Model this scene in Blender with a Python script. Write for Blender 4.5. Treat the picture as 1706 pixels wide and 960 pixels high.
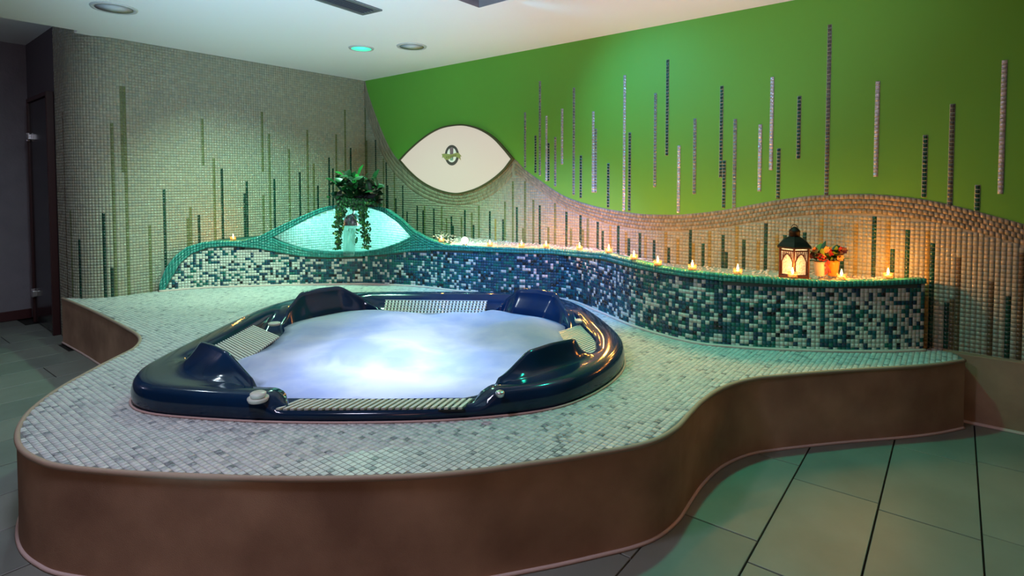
import bpy, bmesh, math, random
import numpy as np
from mathutils import Vector, Matrix
random.seed(7); rng = np.random.default_rng(7)
for o in list(bpy.data.objects): bpy.data.objects.remove(o)
S = bpy.context.scene; COL = S.collection
# ---------------------------------------------------------------- camera
F = 945.; CX = 853.; CY = 339.; EYE = 1.31; TH = math.atan((339-303)/945.)
cd = bpy.data.cameras.new('camera'); cam = bpy.data.objects.new('camera', cd); COL.objects.link(cam)
cam.location = (0, 0, EYE); cam.rotation_euler = (math.pi/2-TH, 0, 0)
cd.sensor_width = 36; cd.lens = 36*F/1706; cd.shift_y = -(480-CY)/1706; cd.clip_start = .02
S.camera = cam
# ---------------------------------------------------------------- world, exposure
w = bpy.data.worlds.new('world'); S.world = w; w.use_nodes = True
w.node_tree.nodes['Background'].inputs[0].default_value = (.5, .5, .6, 1)
w.node_tree.nodes['Background'].inputs[1].default_value = .02
S.view_settings.view_transform = 'Standard'; S.view_settings.look = 'None'
S.view_settings.gamma = 1; S.view_settings.use_curve_mapping = False
S.view_settings.exposure = 0.0
# ---------------------------------------------------------------- room lights (downlight and unseen ceiling lamps, plus added fill)
def lamp(name, kind, loc, power, color, target=None, size=.1, spot=2.2, blend=.6):
    l = bpy.data.lights.new(name, kind); l.energy = power; l.color = color
    if kind == 'SPOT': l.spot_size = spot; l.spot_blend = blend; l.shadow_soft_size = size
    elif kind == 'AREA': l.shape = 'DISK'; l.size = size
    else: l.shadow_soft_size = size
    o = bpy.data.objects.new(name, l); COL.objects.link(o); o.location = loc
    if target is not None:
        o.rotation_euler = (Vector(target)-Vector(loc)).to_track_quat('-Z', 'Y').to_euler()
    return o
lamp('downlight_lamp', 'SPOT', (-1.307, 4.93, 2.44), 190, (.36, 1, .62), (-1.45, 4.8, 0), .06, 2.35, .9)
lamp('unseen_ceiling_lamp', 'SPOT', (.95, 3.0, 2.44), 90, (.02, 1, .60), (1.0, 2.8, 0), .05, 1.75, .9)
lamp('unseen_ceiling_lamp', 'SPOT', (.05, 3.7, 2.44), 46, (.05, .62, 1), (1.15, 4.25, 1.75), .05, 1.5, 1)
lamp('unseen_ceiling_lamp', 'SPOT', (-.05, 3.15, 2.44), 300, (.04, .26, 1), (.15, 4.5, .50), .05, 1.05, .7)  # blue spot added to wash the ledge wall, no fixture there
lamp('unseen_ceiling_lamp', 'SPOT', (-2.6, 3.3, 2.44), 44, (.70, .86, .95), (-2.8, 3.8, 0), .06, 2.8, .9)  # added fill over the left of the deck
lamp('unseen_ceiling_lamp', 'SPOT', (-1.9, 3.9, 2.44), 150, (.62, 1, .78), (-2.5, 5.2, .80), .05, 1.25, .9)  # added wall washer that lifts the left wall
lamp('unseen_ceiling_lamp', 'AREA', (-1.1, 1.4, 2.44), 26, (.76, .76, 1.0), (-1.1, 1.4, 0), .3)  # broad fill added over the front of the deck
lamp('corridor_fill', 'POINT', (-5.6, 2.9, 2.2), 12, (.78, .74, 1), None, .1)  # fill added in the corridor to lift the far left wall
lamp('warm_fill', 'POINT', (-.6, -1.4, 1.5), 27, (1, .50, .36), None, .3)  # warm fill added behind the camera for the stucco front
lamp('added_uplight', 'SPOT', (-.9, .9, .30), 540, (.50, .80, 1), (-1.5, 4.3, 2.75), .12, 1.0, 1)  # hidden source added low in front to brighten the ceiling
lamp('added_uplight', 'SPOT', (.3, .9, .30), 260, (.66, .72, 1), (1.0, 3.4, 2.9), .12, 1.0, 1)  # second added source, for the right half of the ceiling
# ================================================================ helpers
cT, sT = math.cos(TH), math.sin(TH)
def ray(u, v):
    x = (u-CX)/F; y = -(v-CY)/F
    return np.array([x, cT+sT*y, cT*y-sT])
def P(u, v, z):                      # point where the sight line through (u, v) meets height z
    d = ray(u, v); t = (z-EYE)/d[2]; return np.array([d[0]*t, d[1]*t, z])
def ZAT(Y, v):                       # height of image row v at distance Y
    k = (CY-v)/F; return EYE + (k*cT*Y - sT*Y)/(cT+k*sT)
C0 = P(607, 135, 2.47)[:2]
dR = np.array([1138, -945.])/math.hypot(1138, 945); dL = np.array([-737, -945.])/math.hypot(737, 945)
def AB(a, b): return C0 + dR*a + dL*b
nR = np.array([-dR[1], dR[0]]); nR = -nR if nR[1] > 0 else nR      # into the room
nL = np.array([-dL[1], dL[0]]); nL = nL if nL[0] > 0 else -nL
def W(u, v, d=dR):
    r = ray(u, v); A = np.array([[r[0], -d[0]], [r[1], -d[1]]]); t, s = np.linalg.solve(A, C0)
    return s, EYE+r[2]*t
def RW(s, z, off=0.): p = C0+dR*s+nR*off; return np.array([p[0], p[1], z])
CEIL = 2.47; PITCH = .0235; DECK = .37

def srgb(h):
    h = h.lstrip('#'); c = [int(h[i:i+2], 16)/255 for i in (0, 2, 4)]
    return tuple([(x/12.92 if x <= .04045 else ((x+.055)/1.055)**2.4) for x in c]+[1])
def mat(name, col, rough=.5, metal=0., bump=None, noise=None, spec=.5, emit=None, trans=0, ior=1.45, coat=0):
    m = bpy.data.materials.new(name); m.use_nodes = True; n = m.node_tree.nodes; l = m.node_tree.links
    b = n['Principled BSDF']; c = srgb(col) if isinstance(col, str) else tuple(col)+(1,)
    b.inputs['Base Color'].default_value = c; b.inputs['Roughness'].default_value = rough
    b.inputs['Metallic'].default_value = metal; b.inputs['Specular IOR Level'].default_value = spec
    b.inputs['Transmission Weight'].default_value = trans; b.inputs['IOR'].default_value = ior
    b.inputs['Coat Weight'].default_value = coat
    if emit: b.inputs['Emission Color'].default_value = srgb(emit[0]); b.inputs['Emission Strength'].default_value = emit[1]
    tc = n.new('ShaderNodeTexCoord')
    if noise:                        # (scale, second colour, amount, detail)
        t = n.new('ShaderNodeTexNoise'); t.inputs['Scale'].default_value = noise[0]; t.inputs['Detail'].default_value = noise[3] if len(noise) > 3 else 4
        l.new(tc.outputs['Object'], t.inputs['Vector'])
        r = n.new('ShaderNodeValToRGB'); r.color_ramp.elements[0].position = .35; r.color_ramp.elements[1].position = .65
        r.color_ramp.elements[0].color = (0, 0, 0, 1); r.color_ramp.elements[1].color = (noise[2],)*3+(1,)
        l.new(t.outputs['Fac'], r.inputs['Fac'])
        x = n.new('ShaderNodeMix'); x.data_type = 'RGBA'; x.inputs['A'].default_value = c; x.inputs['B'].default_value = srgb(noise[1])
        l.new(r.outputs['Color'], x.inputs['Factor']); l.new(x.outputs['Result'], b.inputs['Base Color'])
    if bump:                         # (scale, strength, distance)
        t2 = n.new('ShaderNodeTexNoise'); t2.inputs['Scale'].default_value = bump[0]; t2.inputs['Detail'].default_value = 5
        l.new(tc.outputs['Object'], t2.inputs['Vector'])
        bp = n.new('ShaderNodeBump'); bp.inputs['Strength'].default_value = bump[1]; bp.inputs['Distance'].default_value = bump[2] if len(bump) > 2 else .01
        l.new(t2.outputs['Fac'], bp.inputs['Height']); l.new(bp.outputs['Normal'], b.inputs['Normal'])
    return m
def tag(o, label=None, cat=None, group=None, kind=None):
    for k, v in (('label', label), ('category', cat), ('group', group), ('kind', kind)):
        if v: o[k] = v
    return o
def link(name, me, parent=None, mats=()):
    o = bpy.data.objects.new(name, me); COL.objects.link(o)
    for m in mats: me.materials.append(m)
    if parent: o.parent = parent
    return o
def empty(name, loc=(0, 0, 0)):
    o = bpy.data.objects.new(name, None); o.empty_display_size = .05; COL.objects.link(o); o.location = loc; return o
def pyobj(name, v, f, m, parent=None, smooth=False):
    me = bpy.data.meshes.new(name); me.from_pydata([tuple(map(float, p)) for p in v], [], [tuple(map(int, q)) for q in f]); me.update()
    if smooth: me.polygons.foreach_set('use_smooth', [True]*len(me.polygons))
    o = link(name, me, parent, m if isinstance(m, (list, tuple)) else [m])
    if parent is not None:
        o.matrix_parent_inverse = Matrix.Translation(-Vector(parent.location)) if parent.parent is None else Matrix.Identity(4)
    return o
def world_child(o, parent):          # mesh given in world coordinates kept in place under a parent
    par = parent; off = Vector((0, 0, 0))
    while par is not None: off += Vector(par.location); par = par.parent
    o.parent = parent; o.matrix_parent_inverse = Matrix.Identity(4); o.location = Vector(o.location)-off
    return o
def wobj(name, v, f, m, parent=None, smooth=False):
    o = pyobj(name, v, f, m, None, smooth)
    if parent is not None: world_child(o, parent)
    return o
def bmobj(name, bm, m, parent=None, smooth=False, bev=0, recalc=True):
    if recalc: bmesh.ops.recalc_face_normals(bm, faces=bm.faces[:])
    me = bpy.data.meshes.new(name); bm.to_mesh(me); bm.free()
    if smooth: me.polygons.foreach_set('use_smooth', [True]*len(me.polygons))
    o = link(name, me, None, m if isinstance(m, (list, tuple)) else [m])
    if bev:
        b = o.modifiers.new('bevel', 'BEVEL'); b.width = bev; b.segments = 2; b.limit_method = 'ANGLE'
    if parent is not None: world_child(o, parent)
    return o
def box(bm, c, s, M=None):
    r = bmesh.ops.create_cube(bm, size=1); mt = Matrix.Translation(Vector(c)) @ (M.to_4x4() if M else Matrix.Identity(4)) @ Matrix.Diagonal((s[0], s[1], s[2], 1))
    bmesh.ops.transform(bm, matrix=mt, verts=r['verts']); return r['verts']
def lathe(bm, prof, c, n=24, M=None):
    c = Vector(c); rings = []
    for r, z in prof:
        ring = []
        for i in range(n):
            p = Vector((max(r, 1e-4)*math.cos(2*math.pi*i/n), max(r, 1e-4)*math.sin(2*math.pi*i/n), z))
            if M: p = M @ p
            ring.append(bm.verts.new(c+p))
        rings.append(ring)
    for a, b in zip(rings, rings[1:]):
        for i in range(n): bm.faces.new((a[i], a[(i+1) % n], b[(i+1) % n], b[i]))
    bm.faces.new(rings[0][::-1]); bm.faces.new(rings[-1])
def tube(bm, pts, r, n=8, closed=False):
    pts = [Vector(p) for p in pts]; rings = []; N = len(pts)
    for i, p in enumerate(pts):
        a = pts[(i-1) % N] if (closed or i > 0) else p; b = pts[(i+1) % N] if (closed or i < N-1) else p
        d = (b-a).normalized(); up = Vector((0, 0, 1)) if abs(d.z) < .95 else Vector((1, 0, 0))
        x = d.cross(up).normalized(); y = x.cross(d); rr = r[i] if isinstance(r, (list, tuple)) else r
        rings.append([bm.verts.new(p+x*rr*math.cos(2*math.pi*k/n)+y*rr*math.sin(2*math.pi*k/n)) for k in range(n)])
    for i in range(N if closed else N-1):
        a, b = rings[i], rings[(i+1) % N]
        for k in range(n): bm.faces.new((a[k], a[(k+1) % n], b[(k+1) % n], b[k]))
    if not closed: bm.faces.new(rings[0][::-1]); bm.faces.new(rings[-1])
def tiles(name, Q, nrm, th, idx, mats, parent=None, kind=None, gap=.06, tilt=0.):
    """Q (N,4,3) quads on the surface, nrm (N,3); every quad becomes a raised tile shrunk by gap."""
    Q = np.asarray(Q, float); N = len(Q); nrm = np.asarray(nrm, float)
    if nrm.ndim == 1: nrm = np.repeat(nrm[None], N, 0)
    c = Q.mean(1, keepdims=True); base = c+(Q-c)*(1-gap); t = th*(1+.15*rng.standard_normal((N, 1, 1)))
    top = c+(Q-c)*(1-gap*1.9)+nrm[:, None, :]*t
    if tilt:
        e1 = Q[:, 1]-Q[:, 0]; e2 = Q[:, 3]-Q[:, 0]
        k = rng.standard_normal((N, 2))*tilt
        off = np.einsum('nij,nj->ni', top-c, e1/np.linalg.norm(e1, axis=1, keepdims=True))*k[:, :1]+np.einsum('nij,nj->ni', top-c, e2/np.linalg.norm(e2, axis=1, keepdims=True))*k[:, 1:]
        top = top+nrm[:, None, :]*off[:, :, None]
    v = np.concatenate([base, top], 1).reshape(-1, 3)
    f0 = np.array([[4, 5, 6, 7], [0, 1, 5, 4], [1, 2, 6, 5], [2, 3, 7, 6], [3, 0, 4, 7]])
    f = (f0[None]+np.arange(N)[:, None, None]*8).reshape(-1)
    me = bpy.data.meshes.new(name); me.vertices.add(len(v)); me.vertices.foreach_set('co', v.reshape(-1))
    nf = N*5; me.loops.add(nf*4); me.loops.foreach_set('vertex_index', f.astype(np.int32))
    me.polygons.add(nf); me.polygons.foreach_set('loop_start', np.arange(0, nf*4, 4, dtype=np.int32))
    me.polygons.foreach_set('material_index', np.repeat(np.asarray(idx, np.int32), 5))
    me.update(calc_edges=True)
    o = link(name, me, None, mats)
    if parent is not None: world_child(o, parent)
    if kind: o['kind'] = kind
    return o
def smooth_curve(pts, step, closed=False):
    """Catmull-Rom through pts, resampled at even steps."""
    p = np.array(pts, float); n = len(p); out = []
    R = range(n if closed else n-1)
    for i in R:
        p0 = p[(i-1) % n] if (closed or i > 0) else 2*p[0]-p[1]; p1 = p[i]; p2 = p[(i+1) % n]
        p3 = p[(i+2) % n] if (closed or i < n-2) else 2*p[-1]-p[-2]
        for t in np.linspace(0, 1, 24, endpoint=False):
            out.append(.5*((2*p1)+(-p0+p2)*t+(2*p0-5*p1+4*p2-p3)*t*t+(-p0+3*p1-3*p2+p3)*t**3))
    if closed: out.append(out[0])
    else: out.append(p[-1])
    out = np.array(out); s = np.r_[0, np.cumsum(np.linalg.norm(np.diff(out, axis=0), axis=1))]
    m = max(2, int(round(s[-1]/step))); q = np.linspace(0, s[-1], m+1)
    r = np.stack([np.interp(q, s, out[:, k]) for k in range(out.shape[1])], 1)
    return r[:-1] if closed else r
def inside(pts, poly):
    x, y = pts[:, 0], pts[:, 1]; r = np.zeros(len(pts), bool); n = len(poly)
    for i in range(n):
        x1, y1 = poly[i][:2]; x2, y2 = poly[(i+1) % n][:2]
        if y1 == y2: continue
        c = ((y1 > y) != (y2 > y)) & (x < (x2-x1)*(y-y1)/(y2-y1)+x1); r ^= c
    return r
def dist_poly(pts, poly):
    a = np.asarray(poly)[:, :2]; b = np.roll(a, -1, 0); d = np.full(len(pts), 9.)
    for p, q in zip(a, b):
        e = q-p; L = (e@e)+1e-12; t = np.clip(((pts-p)@e)/L, 0, 1); d = np.minimum(d, np.linalg.norm(pts-(p+t[:, None]*e), axis=1))
    return d
def I(x, tab, k=1): a = np.array(tab, float); return np.interp(x, a[:, 0], a[:, k])
def fill(name, loops, z, m, parent=None):
    bm = bmesh.new(); es = []
    for lp in loops:
        vs = [bm.verts.new((p[0], p[1], z)) for p in lp]
        es += [bm.edges.new((vs[i], vs[(i+1) % len(vs)])) for i in range(len(vs))]
    bmesh.ops.triangle_fill(bm, use_beauty=True, use_dissolve=False, edges=es, normal=(0, 0, 1))
    for f in bm.faces:
        if f.normal.z < 0: f.normal_flip()
    return bmobj(name, bm, m, parent, recalc=False)
# ================================================================ materials
M_paint = mat('lime_paint', '#65a83e', .55, bump=(300, .05, .002), noise=(1.2, '#5fa03a', .5), spec=.35)
M_ceil = mat('ceiling_plaster', '#eff0ef', .8, spec=.2)
M_grout = mat('pale_grout', '#8c8e80', .8)
M_field = [mat('beige_glass_tile', '#949583', .16, spec=.6), mat('cream_glass_tile', '#9b9c8a', .14, spec=.6), mat('grey_glass_tile', '#8d9183', .2, spec=.6), mat('sand_glass_tile', '#979481', .22, spec=.6)]
M_dark = [mat('dark_green_glass', '#0c3f30', .15, spec=.6), mat('deep_green_glass', '#0a3228', .15, spec=.6)]
M_olive = [mat('olive_glass', '#67704a', .2, spec=.6), mat('moss_glass', '#5d6843', .2, spec=.6)]
M_gold = [mat('mustard_glass', '#94824a', .2, spec=.6), mat('ochre_glass', '#8a7840', .2, spec=.6)]
M_brown = [mat('brown_glass', '#5f5138', .2, spec=.6), mat('umber_glass', '#564a34', .2, spec=.6)]
M_grey = [mat('grey_mirror_tile', '#7b8583', .18, .35), mat('slate_mirror_tile', '#6b7674', .18, .35)]
M_silver = [mat('silver_mirror_tile', '#b4b6be', .15, .5), mat('bright_silver_tile', '#c2c2ca', .15, .5)]
M_char = [mat('charcoal_tile', '#4a4f47', .25, .2), mat('iron_tile', '#555a50', .25, .2)]
M_border = [mat('taupe_tile', '#8b8672', .3), mat('stone_tile', '#7f7b68', .3), mat('drab_tile', '#948d78', .3)]
M_sgrout = mat('light_joint', '#9aa79a', .7)
M_stucco = mat('tan_stucco', '#b09179', .85, bump=(420, .5, .0025), noise=(3.2, '#7f6352', .8, 12), spec=.25)
M_rim = mat('tan_edge', '#9d8a78', .6, bump=(60, .3, .003), spec=.3)
M_caulk = mat('pale_caulk', '#c9b3ab', .6, bump=(50, .6, .004))
M_deck = [mat('white_marble_tile', '#bfc2c0', .36, noise=(40, '#a2a6a6', .6), spec=.5), mat('pale_marble_tile', '#c9cbc6', .34, noise=(50, '#b3b6b3', .6), spec=.5),
          mat('grey_marble_tile', '#b3b8b7', .38, noise=(45, '#8d9494', .7), spec=.5), mat('veined_marble_tile', '#a9aeb0', .38, noise=(90, '#4c5458', .9, 6), spec=.5)]
M_dgrout = mat('grey_grout', '#6c706e', .85)
M_floor = [mat('beige_porcelain', '#7a8078', .42, noise=(3, '#6d736b', .8, 6), bump=(30, .06, .003)), mat('sage_porcelain', '#757c75', .42, noise=(4, '#696f68', .8, 6), bump=(30, .06, .003)),
           mat('sand_porcelain', '#7f837b', .42, noise=(3.5, '#72776e', .8, 6), bump=(30, .06, .003))]
M_fgrout = mat('black_grout', '#1c1b19', .8)
M_pale = [mat('white_glass_tile', '#c9cbc2', .12, spec=.6), mat('ice_glass_tile', '#b5bdb6', .12, spec=.6)]
M_blue = [mat('teal_glass_tile', '#10675e', .1, spec=.7), mat('sea_glass_tile', '#0f5764', .1, spec=.7), mat('petrol_glass_tile', '#0e3c54', .1, spec=.7), mat('night_glass_tile', '#08161d', .1, spec=.7)]
M_lgrout = mat('mid_grout', '#4a5a55', .8)
M_cap = [mat('turquoise_glass', '#25857c', .14, spec=.7), mat('teal_cap_glass', '#1f7a72', .14, spec=.7), mat('lagoon_glass', '#2c8f86', .14, spec=.7)]
M_capg = mat('teal_grout', '#0c5a52', .7)
# ================================================================ floor
aL = np.array([.617, .787]); bL = np.array([.787, -.617])
floor = wobj('floor', [(-9, -6, -.012), (8, -6, -.012), (8, 9, -.012), (-9, 9, -.012)], [(0, 1, 2, 3)], M_fgrout); floor['kind'] = 'structure'
# deck outline (top edge), then the foot of the ledge wall
deck_px = [(103, 496), (140, 511), (180, 530), (212, 547), (229, 558), (232, 568), (222, 580), (197, 593), (160, 612), (100, 645), (55, 678), (34, 703), (27, 727), (35, 748), (60, 764), (100, 776), (200, 786), (300, 791), (450, 796), (600, 795),
           (750, 788), (900, 769), (1000, 753), (1060, 742), (1100, 729), (1130, 710), (1150, 688), (1172, 666), (1205, 645), (1250, 631), (1300, 625), (1400, 617), (1500, 611), (1560, 606), (1608, 599)]
front = smooth_curve([P(u, v, DECK)[:2] for u, v in deck_px], .02)
wall_px = [(265, 486), (340, 480), (420, 477), (500, 475), (580, 474), (620, 474), (700, 478), (760, 485), (850, 493), (943, 500), (1000, 520), (1060, 545), (1150, 570), (1230, 579), (1300, 583), (1400, 586), (1480, 586), (1538, 584)]
ledge = smooth_curve([P(u, v, DECK)[:2] for u, v in wall_px], PITCH)
ledge_u = np.array([CX+F*p[0]/(cT*p[1]+sT*(EYE-DECK)) for p in ledge])
deck_poly = np.concatenate([front, [RW(5.40, 0, .02)[:2], RW(5.30, 0, .0)[:2]], ledge[::-1], [AB(.0, 2.2), AB(.0, 2.42), AB(-.09, 2.65), AB(-.24, 2.74)]])
# floor tiles
org = np.array([1.242, 2.46]); TW, TL = .322, .70
tm = []
for m_ in M_floor:
    bm = bmesh.new(); box(bm, (0, 0, -.006), (TW-.006, TL-.006, .012)); me = bpy.data.meshes.new('floor_tile')
    bmesh.ops.bevel(bm, geom=[e for e in bm.edges if all(v.co.z > -.001 for v in e.verts)], offset=.0015, segments=1, affect='EDGES')
    bm.to_mesh(me); bm.free(); me.materials.append(m_); tm.append(me)
ang = math.atan2(bL[1], bL[0])
offs = {0: -.0}
for i in range(-20, 10):
    sh = [0, .24, .47, .12][i % 4] if i not in (0, 1, 2, -1) else {0: .0, -1: -.02+.16, 1: -.05, 2: -.0}[i]
    for j in range(-7, 8):
        c = org + bL*(TW*(i+.5)) + aL*(TL*(j+.5)+sh-(.0 if i else 0))
        if not (-6 < c[0] < 5 and .6 < c[1] < 6.2) or abs(c[0]) > c[1]*1.05+1.4: continue
        if c[1] > 2.2 and c[0] > -1.6 and c[0] < .3: continue
        cor = np.array([c+bL*x*TW/2+aL*y*TL/2 for x, y in ((-1, -1), (1, -1), (1, 1), (-1, 1), (0, 0))])
        if inside(cor, deck_poly).all(): continue
        g = (cor[4]-C0)@(-nR); g2 = (cor[4]-C0)
        if (cor[4]-C0)@nR < .05: continue
        if cor[4]@np.array([0, 1]) > 3 and cor[4][0] < -2 and ((cor[4]-C0)@dR < -1.5 or (cor[4]-C0)@dL < 2.6): continue
        o = bpy.data.objects.new('floor_tile', tm[random.randrange(3)]); COL.objects.link(o); o.location = (c[0], c[1], random.uniform(-.0006, .0006)); o.rotation_euler = (0, 0, ang); o.parent = floor
# ================================================================ ceiling with its recess
H0 = P(798, 13, CEIL)[:2]; h_a, h_b = np.linalg.solve(np.array([dR, dL]).T, H0-C0)
A0, A1, B0, B1 = .05, 8.0, -.3, 9.0; RA, RB = h_a+1.5, h_b+1.3
cv, cf = [], []
for a0, a1, b0, b1 in ((A0, h_a, B0, B1), (RA, A1+.2, B0, B1), (h_a, RA, B0, h_b), (h_a, RA, RB, B1), (-.05, A0, B0, 2.72)):
    k = len(cv)
    for z in (CEIL, CEIL+.14):
        cv += [np.r_[AB(a0, b0), z], np.r_[AB(a1, b0), z], np.r_[AB(a1, b1), z], np.r_[AB(a0, b1), z]]
    cf += [(k, k+1, k+2, k+3), (k+4, k+7, k+6, k+5)]+[(k+i, k+4+i, k+4+(i+1) % 4, k+(i+1) % 4) for i in range(4)]
ceiling = wobj('ceiling', cv, cf, M_ceil); ceiling['kind'] = 'structure'
k = [np.r_[AB(a, b), CEIL+.14] for a, b in ((-1.8, 2.4), (9, 2.4), (9, 9.1), (-1.8, 9.1))]
k2 = [p+np.array([0, 0, .05]) for p in k]
o = wobj('ceiling', k+k2, [(0, 3, 2, 1), (4, 5, 6, 7), (0, 1, 5, 4), (1, 2, 6, 5), (2, 3, 7, 6), (3, 0, 4, 7)], M_ceil); o['kind'] = 'structure'
k = [np.r_[AB(a, b), CEIL+.14] for a, b in ((h_a-.05, h_b-.05), (9, h_b-.05), (9, 2.4), (h_a-.05, 2.4))]
# recess sides
rv = []
for z in (CEIL, CEIL+.30): rv += [np.r_[AB(a, b), z] for a, b in ((h_a, h_b), (RA, h_b), (RA, RB), (h_a, RB))]
o = wobj('trim_1', rv, [(0, 1, 5, 4), (1, 2, 6, 5), (2, 3, 7, 6), (3, 0, 4, 7), (4, 5, 6, 7)], mat('recess_plaster', '#a9a2ae', .8)); o['kind'] = 'structure'
# ================================================================ right wall
bt_px = [(607.5, 130), (612, 150), (620, 175), (631, 205), (645, 238), (658, 260), (668, 270), (683, 285), (705, 302), (735, 316.5), (766, 321), (800, 311), (824, 297), (843, 279), (856, 265), (875, 283), (900, 301), (925, 318), (950, 331), (1000, 346), (1060, 356), (1100, 358), (1140, 357.5), (1200, 351), (1250, 342), (1300, 333), (1350, 327), (1400, 324.5), (1450, 324), (1500, 328), (1540, 333), (1580, 341), (1620, 351), (1706, 374), (1800, 402), (1900, 432)]
bb_px = [(607.5, 175), (612, 193), (620, 215), (631, 245), (645, 272), (658, 290), (670, 302), (690, 320), (720, 335), (760, 342), (795, 337), (825, 322), (845, 304), (858, 291), (880, 305), (900, 318), (925, 337), (950, 351), (1000, 369), (1060, 381), (1100, 384), (1140, 384), (1200, 379), (1250, 371), (1300, 363), (1350, 358), (1400, 356), (1450, 356), (1500, 361), (1540, 367), (1580, 375), (1620, 385), (1706, 409), (1800, 440), (1900, 470)]
bt = np.array([W(*p) for p in bt_px]); bb = np.array([W(*p) for p in bb_px])
bt_s = smooth_curve(bt, .02); bb_s = smooth_curve(bb, .02)
def ztop(s): return np.interp(s, bt_s[:, 0], bt_s[:, 1])
def zbot(s): return np.interp(s, bb_s[:, 0], bb_s[:, 1])
wr = empty('wall_right', (C0[0], C0[1], 0)); wr['kind'] = 'structure'
SS = np.r_[np.linspace(0, 1.6, 80), np.linspace(1.64, 8.0, 160)]
v, f = [], []
for s in SS: v += [RW(s, max(ztop(s)-.02, 0)), RW(s, CEIL+.3)]
for i in range(len(SS)-1): f.append((2*i, 2*i+2, 2*i+3, 2*i+1))
wobj('painted_plaster', v, f, M_paint, wr)
v, f = [], []
for s in SS: v += [RW(s, -.02, .001), RW(s, ztop(s)+.002, .001)]
for i in range(len(SS)-1): f.append((2*i, 2*i+2, 2*i+3, 2*i+1))
wobj('mosaic_backing', v, f, M_grout, wr)
v = [RW(-.3, -.02, -.1), RW(8.2, -.02, -.1), RW(8.2, CEIL+.3, -.1), RW(-.3, CEIL+.3, -.1)]
wobj('wall_core', v+[x+np.r_[nR*.098, 0] for x in v], [(0, 1, 2, 3), (0, 4, 5, 1), (3, 2, 6, 7), (0, 3, 7, 4), (1, 5, 6, 2)], M_grout, wr)
# stripes of the right wall, upper on green paint
up = [(876, 187, 278, 'g'), (898, 135, 293, 'g'), (894, 224, 290, 'd'), (910, 195, 300, 's'), (915, 238, 302, 'd'), (926, 228, 309, 'g'), (936, 180, 276, 's'), (957, 146, 326, 'g'), (967, 260, 330, 'd'), (989, 184, 322, 's'), (993, 215, 322, 'g'), (1013, 272, 346, 'd'),
      (1043, 125, 352, 's'), (1048, 221, 352, 'd'), (1091, 156, 311, 'g'), (1113, 102, 261, 'd'), (1133, 245, 357, 's'), (1158, 197, 322, 'g'), (1203, 146, 296, 'd'), (1209, 265, 348, 'd'), (1227, 199, 345, 'g'), (1268, 210, 320, 's'), (1290, 130, 284, 's'), (1295, 250, 335, 'd'),
      (1333, 163, 267, 'd'), (1386, 40, 326, 'c'), (1464, 137, 295, 's'), (1541, 228, 330, 'd'), (1584, 176, 341, 'c'), (1630, 307, 350, 'd'), (1676, 100, 320, 's')]
low = [(609, 172, 345, 'o'), (612, 233, 345, 'o'), (626, 222, 345, 'd'), (639, 248, 350, 'o'), (644, 267, 355, 'd'), (647, 308, 360, 'd'), (657, 283, 365, 'o'), (659, 330, 368, 'd'), (672, 308, 378, 'd'), (679, 352, 382, 'd'), (696, 342, 388, 'd'), (704, 352, 394, 'd'), (708, 342, 396, 'o'),
       (724, 349, 402, 'd'), (735, 345, 405, 'o'), (743, 363, 405, 'o'), (751, 362, 405, 'd'), (754, 377, 405, 'd'), (768, 362, 408, 'o'), (774, 350, 408, 'd'), (786, 355, 408, 'o'), (788, 374, 410, 'd'), (797, 343, 410, 'o'), (816, 352, 412, 'd'), (826, 363, 412, 'y'), (839, 364, 412, 'd'), (842, 335, 412, 'o'),
       (856, 300, 414, 'o'), (862, 344, 414, 'd'), (873, 380, 414, 'o'), (876, 302, 414, 'o'), (890, 332, 414, 'o'), (901, 341, 414, 'd'), (912, 378, 414, 'o'), (926, 337, 416, 'o'), (943, 351, 418, 'd'), (951, 380, 418, 'o'), (967, 356, 418, 'd'), (972, 384, 420, 'o'), (979, 362, 420, 'o'), (995, 371, 424, 'd'), (1004, 386, 426, 'd'),
       (1017, 377, 428, 'y'), (1030, 376, 430, 'd'), (1044, 388, 432, 'y'), (1049, 398, 434, 'd'), (1067, 389, 440, 'd'), (1076, 395, 440, 'y'), (1091, 401, 442, 'd'), (1110, 385, 445, 'y'), (1115, 413, 446, 'd'), (1130, 398, 448, 'y'), (1151, 383, 452, 'd'), (1157, 405, 452, 'y'), (1173, 407, 455, 'd'), (1183, 386, 455, 'y'), (1205, 392, 458, 'd'), (1211, 420, 458, 'd'),
       (1228, 377, 460, 'y'), (1240, 400, 461, 'd'), (1264, 400, 462, 'y'), (1277, 371, 464, 'd'), (1295, 390, 464, 'y'), (1308, 392, 464, 'd'), (1342, 386, 465, 'd'), (1369, 364, 466, 'y'), (1398, 408, 466, 'd'), (1404, 427, 466, 'd'), (1427, 371, 466, 'y'), (1457, 357, 468, 'd'), (1480, 366, 468, 'y'), (1489, 412, 468, 'd'), (1513, 380, 468, 'd'),
       (1547, 387, 600, 'y'), (1555, 408, 600, 'd'), (1580, 502, 604, 'd'), (1587, 500, 604, 'b'), (1599, 432, 604, 'b'), (1654, 472, 608, 'b'), (1683, 496, 612, 'd'), (1703, 423, 618, 'b')]
kinds = {'g': M_grey, 's': M_silver, 'd': M_dark, 'c': M_char, 'o': M_olive, 'y': M_gold, 'b': M_brown}
def quads_R(ii, jj, off):
    s0 = ii*PITCH; z0 = jj*PITCH
    p = np.zeros((len(ii), 4, 3))
    for k, (ds, dz) in enumerate(((0, 0), (1, 0), (1, 1), (0, 1))):
        s = s0+ds*PITCH; z = z0+dz*PITCH
        p[:, k, 0] = C0[0]+dR[0]*s+nR[0]*off; p[:, k, 1] = C0[1]+dR[1]*s+nR[1]*off; p[:, k, 2] = z
    return p
nR3 = np.r_[nR, 0]; nL3 = np.r_[nL, 0]
taken = set(); gb = {}
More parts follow.
